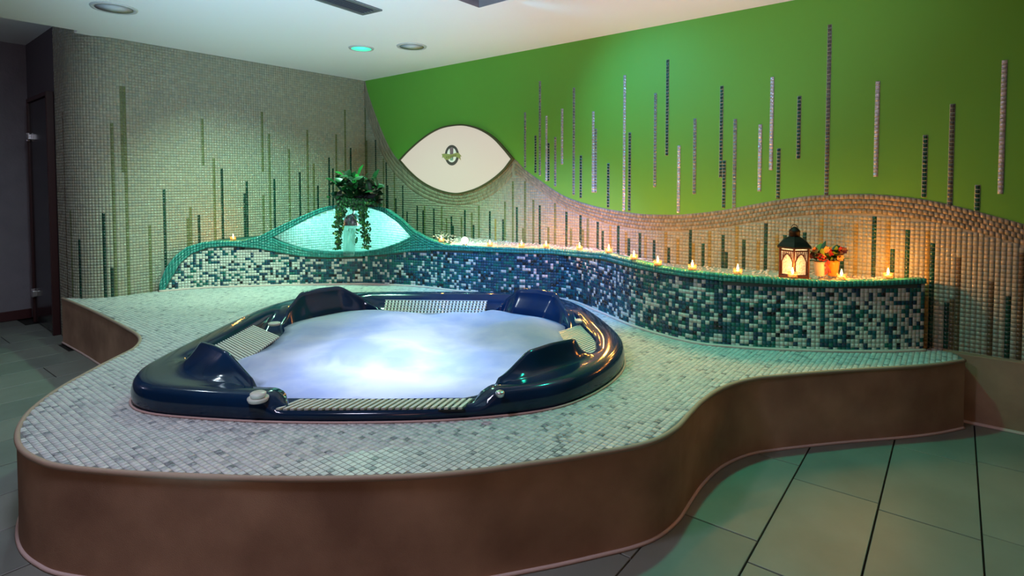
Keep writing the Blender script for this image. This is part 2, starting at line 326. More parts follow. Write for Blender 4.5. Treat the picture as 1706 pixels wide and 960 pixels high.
for (u, v0, v1, kd) in up+low:
    s, z1 = W(u, v0); _, z0 = W(u, v1); i = int(math.floor(s/PITCH)); j0, j1 = int(round(z0/PITCH)), int(round(z1/PITCH))
    if kd in 'gsdc' and (u, v0, v1, kd) in up:
        jl = [j for j in range(j0, j1) if j*PITCH > ztop((i+.5)*PITCH)-.01]
    else:
        jl = [j for j in range(max(j0, 0), j1) if (j+1)*PITCH < zbot((i+.5)*PITCH)+.006 and (i, j) not in taken]
        if u > 1540: jl = [j for j in range(0, j1) if (i, j) not in taken]
        for j in jl: taken.add((i, j))
    if not jl: continue
    ii = np.full(len(jl), i); q = quads_R(ii, np.array(jl), .0015)
    if (u, v0, v1, kd) in up:
        g = q[:, :].copy(); back = tiles('stripe_joint', q, nR3, .0008, np.zeros(len(jl)), [M_sgrout], None, gap=-.02)
        st = tiles('tile_stripe', q, nR3, .0024, rng.integers(0, 2, len(jl)), kinds[kd], wr, gap=.13, tilt=.008)
        world_child(back, st); back.location = (0, 0, 0)
    else:
        tiles('tile_stripe', q, nR3, .0016, rng.integers(0, 2, len(jl)), kinds[kd], wr, gap=.06, tilt=.02)
ni = int(6.6/PITCH); nj = int(2.2/PITCH)
ii, jj = np.meshgrid(np.arange(ni), np.arange(nj), indexing='ij'); ii = ii.ravel(); jj = jj.ravel()
sc = (ii+.5)*PITCH; keep = ((jj+1)*PITCH < zbot(sc)+.004)
keep &= ~((sc < 5.2) & (jj*PITCH < .60))
ii, jj = ii[keep], jj[keep]
msk = np.array([(a, b) not in taken for a, b in zip(ii.tolist(), jj.tolist())]); ii, jj = ii[msk], jj[msk]
tiles('mosaic_tiles', quads_R(ii, jj, .0015), nR3, .0013, rng.integers(0, 4, len(ii)), M_field, wr, 'stuff', gap=.035, tilt=.015)
# curved border band: rows of small tiles between the two curves
mid = .5*(smooth_curve(bt, .01)[:0] if False else 0)
tt = np.linspace(0, 1, 401)
def resamp(c, n):
    d = np.r_[0, np.cumsum(np.linalg.norm(np.diff(c, axis=0), axis=1))]; q = np.linspace(0, d[-1], n); return np.stack([np.interp(q, d, c[:, k]) for k in (0, 1)], 1), d[-1]
ta = smooth_curve(bt, .01); ba = smooth_curve(bb, .01)
cut = W(856, 265)[0]
Qb = []
for lo_, hi_ in ((-9, cut), (cut, 99)):
    a_ = ta[(ta[:, 0] >= lo_) & (ta[:, 0] <= hi_)]; b_ = ba[(ba[:, 0] >= lo_) & (ba[:, 0] <= hi_)]
    _, L = resamp(a_, 5); n = int(L/.026); a_, _ = resamp(a_, n+1); b_, _ = resamp(b_, n+1)
    a_ = a_[(a_[:, 1] < CEIL+.1)]; b_ = b_[:len(a_)] if len(b_) != len(a_) else b_
    R_ = 4
    for r in range(R_):
        t0, t1 = r/R_, (r+1)/R_
        sh = .5*(r % 2)
        for i in range(len(a_)-2):
            def pt(x, t):
                k = int(x); fr = x-k; k2 = min(k+1, len(a_)-1)
                p = (a_[k]*(1-fr)+a_[k2]*fr)*(1-t)+(b_[k]*(1-fr)+b_[k2]*fr)*t; return RW(p[0], min(p[1], CEIL), .0015)
            Qb.append([pt(i+sh, t1), pt(i+1+sh, t1), pt(i+1+sh, t0), pt(i+sh, t0)])
tiles('border_band', Qb, nR3, .0030, rng.integers(0, 3, len(Qb)), M_border, wr, 'stuff', gap=.05, tilt=.012)
# ================================================================ left wall with rounded end, door wall
b0, RC = 2.44, .30
path = [AB(0, s) for s in np.arange(0, b0, PITCH)]
cc = AB(0, b0) - dR*RC; na = int(RC*math.pi/2/PITCH)
for k in range(na+1):
    t = k/na*math.pi/2; path.append(cc + dR*RC*math.cos(t) + dL*RC*math.sin(t))
e0 = path[-1]
for k in range(1, 14): path.append(e0-dR*PITCH*k)
path = np.array(path); wl = empty('wall_left', (C0[0], C0[1], 0)); wl['kind'] = 'structure'
pn = []
for i in range(len(path)):
    d = path[min(i+1, len(path)-1)]-path[max(i-1, 0)]; d /= np.linalg.norm(d); n = np.array([-d[1], d[0]]); 
    if n@(np.array([0, 0])-path[i]) < 0: n = -n
    pn.append(n)
pn = np.array(pn)
v, f = [], []
for p, n in zip(path, pn): v += [np.r_[p, -.02], np.r_[p, CEIL+.2]]
for i in range(len(path)-1): f.append((2*i, 2*i+1, 2*i+3, 2*i+2))
wobj('mosaic_backing', v, f, M_grout, wl)
left = [(108, 185, 492, 'b', 1), (117, 348, 494, 'o', 1), (131, 398, 496, 'd', 1), (170, 354, 496, 'd', 1), (183, 445, 496, 'd', 1), (191, 205, 496, 'o', 1), (208, 143, 283, 'k', 1), (212, 143, 496, 'o', 1), (248, 377, 492, 'o', 1), (273, 316, 452, 'd', 1), (340, 199, 272, 'o', 1), (356, 265, 398, 'o', 1),
        (312, 363, 414, 'o', 1), (315, 345, 414, 'o', 1), (329, 359, 409, 'd', 1), (372, 282, 402, 'd', 1), (406, 323, 400, 'd', 1), (410, 303, 400, 'd', 1), (437, 188, 283, 'o', 1), (439, 325, 394, 'o', 1), (450, 225, 390, 'o', 1), (458, 300, 386, 'd', 1), (483, 247, 374, 'o', 1), (499, 286, 366, 'd', 1), (512, 218, 358, 'o', 1),
        (523, 272, 354, 'o', 1), (530, 308, 352, 'd', 1), (549, 262, 346, 'd', 1), (556, 280, 345, 'd', 1), (562, 223, 345, 'o', 1), (577, 184, 345, 'o', 1), (586, 247, 345, 'd', 1)]
kinds['k'] = M_olive
pu = np.array([CX+F*p[0]/p[1] for p in path]); takenL = set(); NJ = int(CEIL/PITCH)+1
def quads_L(ii, jj, off=.0012):
    p = np.zeros((len(ii), 4, 3)); a = path[ii]+pn[ii]*off; b = path[ii+1]+pn[ii+1]*off
    z0 = jj*PITCH; z1 = np.minimum(z0+PITCH, CEIL+.1)
    p[:, 0, :2] = b; p[:, 1, :2] = a; p[:, 2, :2] = a; p[:, 3, :2] = b
    p[:, 0, 2] = z0; p[:, 1, 2] = z0; p[:, 2, 2] = z1; p[:, 3, 2] = z1
    return p
n3 = np.c_[.5*(pn[:-1]+pn[1:]), np.zeros(len(pn)-1)]
for (u, v0, v1, kd, wd) in left:
    i = int(np.argmin(np.abs(.5*(pu[:-1]+pu[1:])-u))); Y = path[i][1]
    j0, j1 = int(round(ZAT(Y, v1)/PITCH)), int(round(ZAT(Y, v0)/PITCH))
    jl = [j for j in range(max(j0-1, 0), j1) if (i, j) not in takenL]
    for j in jl: takenL.add((i, j))
    if not jl: continue
    q = quads_L(np.full(len(jl), i), np.array(jl)); tiles('tile_stripe', q, n3[i], .0016, rng.integers(0, 2, len(jl)), kinds[kd], wl, gap=.06, tilt=.02)
ii, jj = np.meshgrid(np.arange(len(path)-1), np.arange(int(2.62/PITCH)), indexing='ij'); ii = ii.ravel(); jj = jj.ravel()
keep = ~((ii < 92) & (jj*PITCH < .62)) & ~((ii < 106) & (jj*PITCH < .33)); ii, jj = ii[keep], jj[keep]
msk = np.array([(a, b) not in takenL for a, b in zip(ii.tolist(), jj.tolist())]); ii, jj = ii[msk], jj[msk]
tiles('mosaic_tiles', quads_L(ii, jj), n3[ii], .0013, rng.integers(0, 4, len(ii)), M_field, wl, 'stuff', gap=.035, tilt=.015)
# door wall behind the rounded end
M_wallp = mat('grey_render', '#8d8a92', .85, bump=(25, .5, .01), noise=(6, '#7f7c84', .5), spec=.2)
M_dwall = mat('dark_paint', '#4b474c', .8)
aE = -RC-13*PITCH; bD = b0+RC
v = [np.r_[AB(aE, bD), 0], np.r_[AB(-1.62, bD), 0], np.r_[AB(-1.62, bD), 2.66], np.r_[AB(aE, bD), 2.66]]
v2 = [x+np.r_[-dL*.15, 0] for x in v]
o = wobj('wall_alcove', v+v2, [(0, 1, 2, 3), (4, 7, 6, 5), (0, 4, 5, 1), (1, 5, 6, 2), (0, 3, 7, 4), (3, 2, 6, 7)], M_dwall); o['kind'] = 'structure'
def slab(name, A, B, z0, z1, th, m, parent=None, kind=None, side=1):
    A = np.array(A); B = np.array(B); d = (B-A)/np.linalg.norm(B-A); n = np.array([-d[1], d[0]])*side*th
    v = [np.r_[A, z0], np.r_[B, z0], np.r_[B, z1], np.r_[A, z1]]; v += [x+np.r_[n, 0] for x in v]
    bm = bmesh.new(); vv = [bm.verts.new(x) for x in v]
    for q in ((0, 1, 2, 3), (4, 7, 6, 5), (0, 4, 5, 1), (1, 5, 6, 2), (2, 6, 7, 3), (3, 7, 4, 0)): bm.faces.new([vv[i] for i in q])
    o = bmobj(name, bm, m, parent, bev=.003)
    if kind: o['kind'] = kind
    return o
wfl = slab('wall_far_left', AB(-1.62, 2.6), AB(-1.62, 9), 0, 2.66, .15, M_wallp, None, 'structure', -1)
slab('baseboard_left', AB(-1.60, 2.76), AB(-1.60, 9), 0, .09, .02, mat('maroon_tile', '#4a2a2c', .4), None, 'structure', -1)
slab('wall_front', AB(-1.7, 9), AB(8.1, 9), 0, 2.66, .15, M_wallp, None, 'structure', -1)
slab('wall_far_right', AB(8.0, 9), AB(8.0, -.2), 0, 2.66, .15, M_wallp, None, 'structure', -1)
door = empty('door_1', tuple(AB(-.95, bD+.02))+(0,)); door['kind'] = 'structure'
M_frame = mat('dark_red_wood', '#3a1f20', .4); M_door = mat('dark_bronze_glass', '#15121a', .2, spec=.6)
slab('door_panel', AB(-.66, bD+.008), AB(-1.34, bD+.008), .01, 2.03, .03, M_door, door, None, 1)
slab('door_frame', AB(-.625, bD+.003), AB(-.66, bD+.003), 0, 2.07, .05, M_frame, door, None, 1)
slab('door_frame', AB(-1.34, bD+.003), AB(-1.375, bD+.003), 0, 2.07, .05, M_frame, door, None, 1)
slab('door_frame', AB(-.66, bD+.003), AB(-1.34, bD+.003), 2.035, 2.07, .05, M_frame, door, None, 1)
M_steel = mat('polished_steel', '#cfcfd2', .3, .9)
for z in (.28, 1.72):
    bm = bmesh.new(); p = AB(-1.33, bD+.05); lathe(bm, [(.004, -.04), (.018, -.038), (.018, .038), (.004, .04)], (p[0], p[1], z), 14)
    p2 = AB(-1.29, bD+.045); box(bm, (p2[0], p2[1], z), (.07, .05, .05), Matrix.Rotation(math.atan2(dR[1], dR[0]), 3, 'Z')); bmobj('hinge', bm, M_steel, door, bev=.003)
# ================================================================ platform
plat = empty('tub_platform', (-.6, 2.9, 0))
tag(plat, 'curving raised platform topped with pale marble mosaic, rough tan stucco sides, around the hot tub', 'platform')
tubc = np.array([-.58, 3.22])
tub_out = smooth_curve([(-1.33, 2.234), (-.97, 2.188), (-.59, 2.180), (-.24, 2.205), (.12, 2.293), (.335, 2.456), (.517, 2.727), (.593, 3.011), (.57, 3.35), (.50, 3.72), (.37, 4.05), (.13, 4.25), (-.2, 4.31), (-.6, 4.32), (-1.0, 4.31), (-1.33, 4.25), (-1.54, 4.10), (-1.65, 3.85), (-1.69, 3.5), (-1.70, 3.0), (-1.69, 2.6), (-1.63, 2.4), (-1.52, 2.29)], .02, True)
hole = tubc+(tub_out-tubc)*.93
sk = empty('dummy')
bpy.data.objects.remove(sk)
fr = front
def offset_curve(c, d, closed=False):
    n = len(c); out = []
    for i in range(n):
        a = c[i-1] if (closed or i > 0) else c[0]; b = c[(i+1) % n] if (closed or i < n-1) else c[-1]
        t = (b-a)/max(np.linalg.norm(b-a), 1e-9); out.append(c[i]+np.array([-t[1], t[0]])*d)
    return np.array(out)
fill('mosaic_bed', [deck_poly, hole[::-1]], DECK-.002, M_dgrout, plat)
v, f = [], []
zs = [-.005, .03, .12, .24, DECK-.012]
fo = [offset_curve(fr, -o_) for o_ in (.004, .002, 0, 0, 0)]
for k in range(len(fr)):
    for q, z in enumerate(zs): v.append(np.r_[fo[q][k], z])
n_ = len(zs)
for k in range(len(fr)-1):
    for q in range(n_-1): f.append((k*n_+q, (k+1)*n_+q, (k+1)*n_+q+1, k*n_+q+1))
wobj('stucco_side', v, f, M_stucco, plat, True)
# left end face beside the rounded wall
bm = bmesh.new(); tube(bm, [np.r_[p, DECK-.006] for p in offset_curve(fr, .003)], .0105, 8); bmobj('edge_trim', bm, M_rim, plat, True)
bm = bmesh.new(); tube(bm, [np.r_[p, .004] for p in offset_curve(fr, -.006)], .0075, 6); bmobj('caulk_line', bm, M_caulk, plat, True)
# deck tiles on the wall-aligned diagonal grid
G = np.arange(-330, 331); gi, gj = np.meshgrid(G, G, indexing='ij'); gi = gi.ravel(); gj = gj.ravel()
ctr = np.array([-.6, 3.])+np.outer(gi+.5, bL)*PITCH+np.outer(gj+.5, aL)*PITCH
kp = (ctr[:, 0] > -4) & (ctr[:, 0] < 3) & (ctr[:, 1] > 1.7) & (ctr[:, 1] < 5.4); gi, gj, ctr = gi[kp], gj[kp], ctr[kp]
kp = inside(ctr, deck_poly) & ~inside(ctr, tubc+(tub_out-tubc)*.985); gi, gj, ctr = gi[kp], gj[kp], ctr[kp]
dd = dist_poly(ctr, fr[:, :2]); dd2 = dist_poly(ctr, deck_poly); kp = (dd2 > .0125); gi, gj, ctr, dd = gi[kp], gj[kp], ctr[kp], dd[kp]
u_ = CX+F*ctr[:, 0]/ctr[:, 1]; vis = (u_ > -20) & (u_ < 1730)
order = np.argsort(np.where(vis, np.linalg.norm(ctr, axis=1), 99)); near = order[:300]; far = order[300:]
h = PITCH/2
def dq(c): return np.stack([np.c_[c+(-bL-aL)*h, np.full(len(c), DECK-.002)], np.c_[c+(bL-aL)*h, np.full(len(c), DECK-.002)], np.c_[c+(bL+aL)*h, np.full(len(c), DECK-.002)], np.c_[c+(-bL+aL)*h, np.full(len(c), DECK-.002)]], 1)
pr = [.50, .30, .15, .05]
tiles('mosaic_tiles', dq(ctr[far]), np.array([0, 0, 1.]), .0026, rng.choice(4, len(far), p=pr), M_deck, plat, 'stuff', gap=.085, tilt=.008)
dm = []
for m_ in M_deck:
    bm = bmesh.new(); vs = []
    for zz, g in ((0, .085), (.0022, .13)): vs.append([bm.verts.new((x*h*(1-g), y*h*(1-g), zz)) for x, y in ((-1, -1), (1, -1), (1, 1), (-1, 1))])
    bm.faces.new(vs[1])
    for k in range(4): bm.faces.new((vs[0][k], vs[0][(k+1) % 4], vs[1][(k+1) % 4], vs[1][k]))
    me = bpy.data.meshes.new('mosaic_tile'); bm.to_mesh(me); bm.free(); me.materials.append(m_); dm.append(me)
for k in near:
    o = bpy.data.objects.new('mosaic_tile', dm[rng.choice(4, p=pr)]); COL.objects.link(o); o.parent = plat
    o.location = Vector((ctr[k][0], ctr[k][1], DECK-.002))-plat.location; o.rotation_euler = (rng.normal()*.01, rng.normal()*.01, ang)
# plinth continuing along the right wall
pl = empty('wall_plinth', (2.7, 2.8, 0)); tag(pl, 'low tan stucco plinth running right from the platform below the mosaic wall', 'plinth')
A = P(1613, 705, 0)[:2]; B = A+dR*3.2; A = A-dR*.12
slab('stucco_block', A, B, 0, DECK+.002, .10, M_stucco, pl, None, 1)
bm = bmesh.new(); tube(bm, [np.r_[A-nR*-.004, .004], np.r_[B-nR*-.004, .004]], .011, 6); bmobj('caulk_line', bm, M_caulk, pl)
# ================================================================ ledge wall with mosaic face
LW = empty('ledge_wall', (-.5, 4.9, DECK)); tag(LW, 'long curving low wall of mixed white, teal and black mosaic with turquoise cap behind the hot tub', 'wall')
face_px = [(262, 486), (275, 484), (280, 473), (287, 462), (300, 440), (320, 423), (347, 413), (383, 410), (430, 414), (450, 418), (500, 427), (550, 429.5), (600, 427.5), (650, 423), (690, 418.5), (733, 417), (772, 418), (816, 420), (868, 422), (919, 423), (950, 427), (1004, 432), (1035, 441), (1066, 448), (1097, 454), (1143, 461), (1202, 468), (1279, 473), (1340, 477), (1398, 478), (1477, 475), (1540, 472)]
cap_px = [(262, 485), (267, 470), (277, 447), (293, 427), (313, 412), (340, 404), (370, 402), (400, 402), (433, 394), (467, 377), (500, 362), (533, 348), (550, 343.5), (585, 340), (620, 341), (647, 349), (667, 363), (687, 382), (707, 394), (725, 402), (745, 408), (772, 410), (816, 412), (868, 414), (919, 415), (950, 417), (1004, 420), (1035, 428), (1066, 436), (1097, 444), (1143, 451), (1202, 457.5), (1279, 463), (1340, 467), (1398, 469), (1477, 467), (1540, 464)]
hl_px = [(456, 396), (466, 402), (483, 408), (500, 413.5), (517, 417), (550, 420), (600, 420), (633, 415), (663, 405), (680, 397), (686, 394)]
hu_px = [(456, 396), (468, 389), (483, 381), (500, 372), (517, 363), (540, 353), (560, 347.5), (587, 344), (613, 345), (640, 354), (663, 370), (680, 388), (686, 394)]
zf = np.array([ZAT(p[1], I(u, face_px)) for p, u in zip(ledge, ledge_u)])
zc = np.array([ZAT(p[1], I(u, cap_px)) for p, u in zip(ledge, ledge_u)])
zf = np.maximum(zf, DECK); zc = np.maximum(zc, zf+.012)
nor = []
for i in range(len(ledge)):
    d = ledge[min(i+1, len(ledge)-1)]-ledge[max(i-1, 0)]; d /= np.linalg.norm(d); n = np.array([d[1], -d[0]]); nor.append(n)
nor = np.array(nor)                               # towards the room (−y side)
zback = [(0, .76), (950, .76), (995, .763), (1067, .733), (1117, .721), (1151, .700), (1207, .704), (1292, .708), (1455, .735), (1540, .74)]
pale_p = [(265, .62), (430, .68), (480, .6), (520, .35), (600, .30), (700, .22), (800, .22), (900, .14), (980, .16), (1020, .30), (1200, .38), (1300, .50), (1400, .62), (1540, .72)]
Qf, If, Nf = [], [], []; Qc, Nc = [], []
v, f = [], []
blob = {}
def clump(i, j):
    k = (i//3, j//2)
    if k not in blob: blob[k] = (random.gauss(0, .22), random.random())
    return blob[k]
NL = len(ledge)
vb, fb = [], []
for i in range(NL-1):
    a, b = ledge[i], ledge[i+1]; u = .5*(ledge_u[i]+ledge_u[i+1]); n = .5*(nor[i]+nor[i+1]); N3 = np.r_[n, 0]
    top = .5*(zf[i]+zf[i+1]); nr = int((top-DECK)/PITCH)
    for j in range(max(nr, 0)):
        z0 = DECK+j*PITCH; z1 = z0+PITCH
        if j == nr-1: z1 = min(z1, top)
        Qf.append([np.r_[a, z0], np.r_[b, z0], np.r_[b, z1], np.r_[a, z1]]); Nf.append(N3)
        g, h_ = clump(i, j)
        if random.random() < I(u, pale_p)*.88+g*.4: If.append(random.choice((0, 0, 1)))
        else:
            r = random.random()*.55+h_*.45; dk = .42 if 860 < u < 1050 else .25
            If.append(2 if r < .32-(dk-.25) else 3 if r < .55-(dk-.25) else 4 if r < .78-(dk-.25)*.5 else 5)
    inh = 457 < u < 685
    zA = [(zf[i], zf[i+1], zc[i], zc[i+1])]
    if inh:
        Ya, Yb = a[1], b[1]
        la, lb = ZAT(Ya, I(ledge_u[i], hl_px)), ZAT(Yb, I(ledge_u[i+1], hl_px)); ua, ub = ZAT(Ya, I(ledge_u[i], hu_px)), ZAT(Yb, I(ledge_u[i+1], hu_px))
        zA = [(zf[i], zf[i+1], la, lb), (ua, ub, zc[i], zc[i+1])]
        for k_ in range(1): pass
        # reveals of the opening
        for z_a, z_b in ((la, lb), (ua, ub)):
            k = len(vb); vb += [np.r_[a, z_a], np.r_[b, z_b], np.r_[b-n*.06, z_b], np.r_[a-n*.06, z_a]]; fb.append((k, k+1, k+2, k+3))
    for (p0, p1, q0, q1) in zA:
        rows = max(1, int(round((q0-p0+q1-p1)/2/PITCH)))
        for r in range(rows):
            t0, t1 = r/rows, (r+1)/rows; of = n*.009
            Qc.append([np.r_[a+of, p0+(q0-p0)*t0], np.r_[b+of, p1+(q1-p1)*t0], np.r_[b+of, p1+(q1-p1)*t1], np.r_[a+of, p0+(q0-p0)*t1]]); Nc.append(N3)
        k = len(vb); vb += [np.r_[a, p0], np.r_[b, p1], np.r_[b, q1], np.r_[a, q0], np.r_[a+n*.0085, p0], np.r_[b+n*.0085, p1], np.r_[b+n*.0085, q1], np.r_[a+n*.0085, q0]]
        fb += [(k+4, k+5, k+6, k+7), (k, k+1, k+5, k+4), (k+3, k+7, k+6, k+2)]
    # top of the cap: two rows going back
    for r in range(2):
        t0, t1 = .009-r*.024, .009-(r+1)*.024
        Qc.append([np.r_[a+nor[i]*t0, zc[i]], np.r_[b+nor[i+1]*t0, zc[i+1]], np.r_[b+nor[i+1]*t1, zc[i+1]], np.r_[a+nor[i]*t1, zc[i]]]); Nc.append(np.array([0, 0, 1.]))
    k = len(v); v += [np.r_[a, DECK-.02], np.r_[b, DECK-.02], np.r_[b, zf[i+1]], np.r_[a, zf[i]]]; f.append((k, k+1, k+2, k+3))
wobj('wall_core', v, f, M_lgrout, LW); wobj('cap_core', vb, fb, M_capg, LW)
tiles('mosaic_tiles', Qf, np.array(Nf), .0022, If, M_pale+M_blue, LW, 'stuff', gap=.045, tilt=.02)
tiles('cap_tiles', Qc, np.array(Nc), .0018, rng.integers(0, 3, len(Qc)), M_cap, LW, 'stuff', gap=.04, tilt=.02)
# end of the wall against the right wall, and the trim along its foot
bm = bmesh.new(); tube(bm, [np.r_[p+n*.012, DECK+.004] for p, n in zip(ledge, nor)], .011, 6); bmobj('foot_trim', bm, M_caulk, LW, True)
# ledge top: from behind the cap back to the walls
v, f = [], []; M_ledge = mat('ledge_render', '#b5ab98', .8, bump=(60, .5, .006))
def back_pt(p):
    x = p[0]
    if x < C0[0]: s = (x-C0[0])/dL[0]; return C0+dL*s
    s = (x-C0[0])/dR[0]; return C0+dR*s
def ledge_z(x, y):                  # height of the ledge surface at a plan point
    i = int(np.argmin(np.abs(ledge[:, 0]-x))) if x < .42 else int(np.argmin(np.hypot(ledge[:, 0]-x, (ledge[:, 1]-y)*.25)))
    return i
rows_t = [0, .08, .3, .6, 1.0]
LZ = []
for i in range(0, NL):
    p = ledge[i]-nor[i]*.04; u = ledge_u[i]; q = back_pt(p); eye = 430 < u < 735
    q = q if q[1] > p[1] else p+np.array([0, .002])
    zb_ = zc[i]-.004 if u < 745 else I(u, zback)
    zq = min(zc[i], ZAT(q[1], I(CX+F*q[0]/q[1], cap_px)+1.5)) if 430 < u < 745 else zc[i]
    for t in rows_t:
        z = zc[i]+(zb_-zc[i])*min(t*3, 1) if u >= 745 else zc[i]-.003+(zq-zc[i])*t
        v.append(np.r_[p+(q-p)*t, z])
    LZ.append((p, q, zc[i], zb_))
m_ = len(rows_t)
for i in range(NL-1):
    for k in range(m_-1): f.append((i*m_+k, (i+1)*m_+k, (i+1)*m_+k+1, i*m_+k+1))
ltop = wobj('ledge_top', v, f, [M_ledge, M_capg], LW, True)
for pg in ltop.data.polygons:
    uu = CX+F*pg.center.x/max(pg.center.y, .1)
    wx = pg.center.x + ltop.location.x+LW.location.x
    pg.material_index = 1 if wx < -.55 else 0
# cavity behind the eye-shaped opening
i0 = int(np.argmin(np.abs(ledge_u-452))); i1 = int(np.argmin(np.abs(ledge_u-690)))
pL_, pR_ = ledge[i0]-nor[i0]*.03, ledge[i1]-nor[i1]*.03
M_niche = [mat('niche_white_tile', '#c6d6d2', .25), mat('niche_ice_tile', '#b9cdc9', .25), mat('niche_mist_tile', '#d2dcd8', .25)]
arc = []
for t in np.linspace(0, 1, 90):
    arc.append(pL_+(pR_-pL_)*t+np.array([0, .60])*math.sin(math.pi*t)**.75)
arc = np.array(arc); Qn, Nn = [], []
kq = int(np.argmax(ledge_u > 760))
def roofz(p):
    z = np.interp(p[0], ledge[:kq, 0], zc[:kq]); y = np.interp(p[0], ledge[:kq, 0], ledge[:kq, 1]); return min(z, ZAT(p[1], I(CX+F*p[0]/p[1], cap_px)+1.5))
v, f = [], []
for i in range(len(arc)-1):
    a, b = arc[i], arc[i+1]; d = (b-a)/np.linalg.norm(b-a); n = np.array([d[1], -d[0]])
    for j in range(26):
        # courses sag in arcs like the rows in the niche
        z0 = .62+j*PITCH
        if z0+PITCH > roofz(.5*(a+b))-.012: continue
        Qn.append([np.r_[a, z0], np.r_[b, z0], np.r_[b, z0+PITCH], np.r_[a, z0+PITCH]]); Nn.append(np.r_[n, 0])
    zt_ = roofz(.5*(a+b))-.006; k = len(v); v += [np.r_[a-n*.001, .5], np.r_[b-n*.001, .5], np.r_[b-n*.001, zt_], np.r_[a-n*.001, zt_]]; f.append((k, k+1, k+2, k+3))
wobj('niche_wall', v, f, M_grout, LW)
tiles('niche_tiles', Qn, np.array(Nn), .003, rng.integers(0, 3, len(Qn)), M_niche, LW, 'stuff', gap=.09, tilt=.03)
v = [np.r_[p, .63] for p in arc]+[np.r_[ledge[i]-nor[i]*.01, .63] for i in range(i1, i0-1, -1)]
wobj('niche_basin', v, [tuple(range(len(v)))], mat('basin_water', '#8fc9bd', .1), LW)
lm = (pL_+pR_)/2
lamp('niche_lamp', 'AREA', (lm[0]-.25, lm[1]+.10, 1.02), 4.2, (.35, 1, .86), (lm[0]-.3, lm[1]+.5, .8), .12)
lamp('niche_lamp', 'AREA', (lm[0]+.30, lm[1]+.10, .98), 4.2, (.35, 1, .86), (lm[0]+.3, lm[1]+.5, .8), .12)
# ================================================================ water spout and falling water
sp = P(585, 376, 1.0); Y = lm[1]+.12; sx = (585-CX)/F*Y; zb0 = ZAT(Y, 376); zt0 = ZAT(Y, 357)
spout = empty('water_spout', (sx, Y, zb0)); tag(spout, 'half-round stainless steel water spout in the lit eye-shaped niche under the hanging plant', 'spout')
bm = bmesh.new(); n = 20; R1, R2 = .068, zt0-zb0
ro, ri = [], []
for yy in (-.05, .10):
    o1 = [bm.verts.new((sx+R1*math.cos(t), Y+yy, zb0+R2*math.sin(t))) for t in np.linspace(0, math.pi, n)]
    o2 = [bm.verts.new((sx+(R1-.006)*math.cos(t), Y+yy, zb0+(R2-.006)*math.sin(t))) for t in np.linspace(0, math.pi, n)]
    ro.append(o1); ri.append(o2)
for k in range(n-1):
    for q in ((ro[0][k], ro[0][k+1], ro[1][k+1], ro[1][k]), (ri[0][k], ri[1][k], ri[1][k+1], ri[0][k+1]), (ro[0][k], ri[0][k], ri[0][k+1], ro[0][k+1])): bm.faces.new(q)
bm.faces.new(ri[1])
bmobj('hood', bm, M_steel, spout, True)
bm = bmesh.new(); box(bm, (sx, Y+.02, zb0+.004), (2*R1-.01, .14, .006)); bmobj('lip', bm, M_steel, spout, bev=.002)
bm = bmesh.new(); tube(bm, [(sx, Y+.05, zb0+R2*.9), (sx+.005, Y+.08, zb0+R2+.05), (sx+.01, Y+.14, zb0+R2+.10)], .013, 10); bmobj('pipe', bm, M_steel, spout, True)
def thin(name, tint, opac, gl=.12, rough=.05, body='#ffffff'):
    m = bpy.data.materials.new(name); m.use_nodes = True; n = m.node_tree.nodes; n.clear(); l = m.node_tree.links
    o = n.new('ShaderNodeOutputMaterial'); t = n.new('ShaderNodeBsdfTransparent'); t.inputs[0].default_value = srgb(tint)
    g = n.new('ShaderNodeBsdfGlossy'); g.inputs['Roughness'].default_value = rough; d = n.new('ShaderNodeBsdfTranslucent'); d.inputs[0].default_value = srgb(body)
    a = n.new('ShaderNodeMixShader'); a.inputs[0].default_value = gl; b = n.new('ShaderNodeMixShader'); b.inputs[0].default_value = opac
    l.new(t.outputs[0], a.inputs[1]); l.new(g.outputs[0], a.inputs[2]); l.new(a.outputs[0], b.inputs[1]); l.new(d.outputs[0], b.inputs[2]); l.new(b.outputs[0], o.inputs['Surface']); return m
M_water = thin('falling_water', '#eefaf6', .30, .12, .1)
bm = bmesh.new(); G_ = []
for r in range(14):
    t = r/13; z = zb0-t*(zb0-.635); wv = .058*(1-.12*t); yy = Y-.05-.04*math.sqrt(t)
    G_.append([bm.verts.new((sx+x*wv, yy+.004*math.sin(x*14+t*5), z)) for x in np.linspace(-1, 1, 13)])
for a, b in zip(G_, G_[1:]):
    for k in range(12): bm.faces.new((a[k], a[k+1], b[k+1], b[k]))
wo = bmobj('falling_water', bm, M_water, None, True); sm = wo.modifiers.new('solid', 'SOLIDIFY'); sm.thickness = .003
tag(wo, 'thin clear sheet of water falling from the steel spout in the niche', 'water')
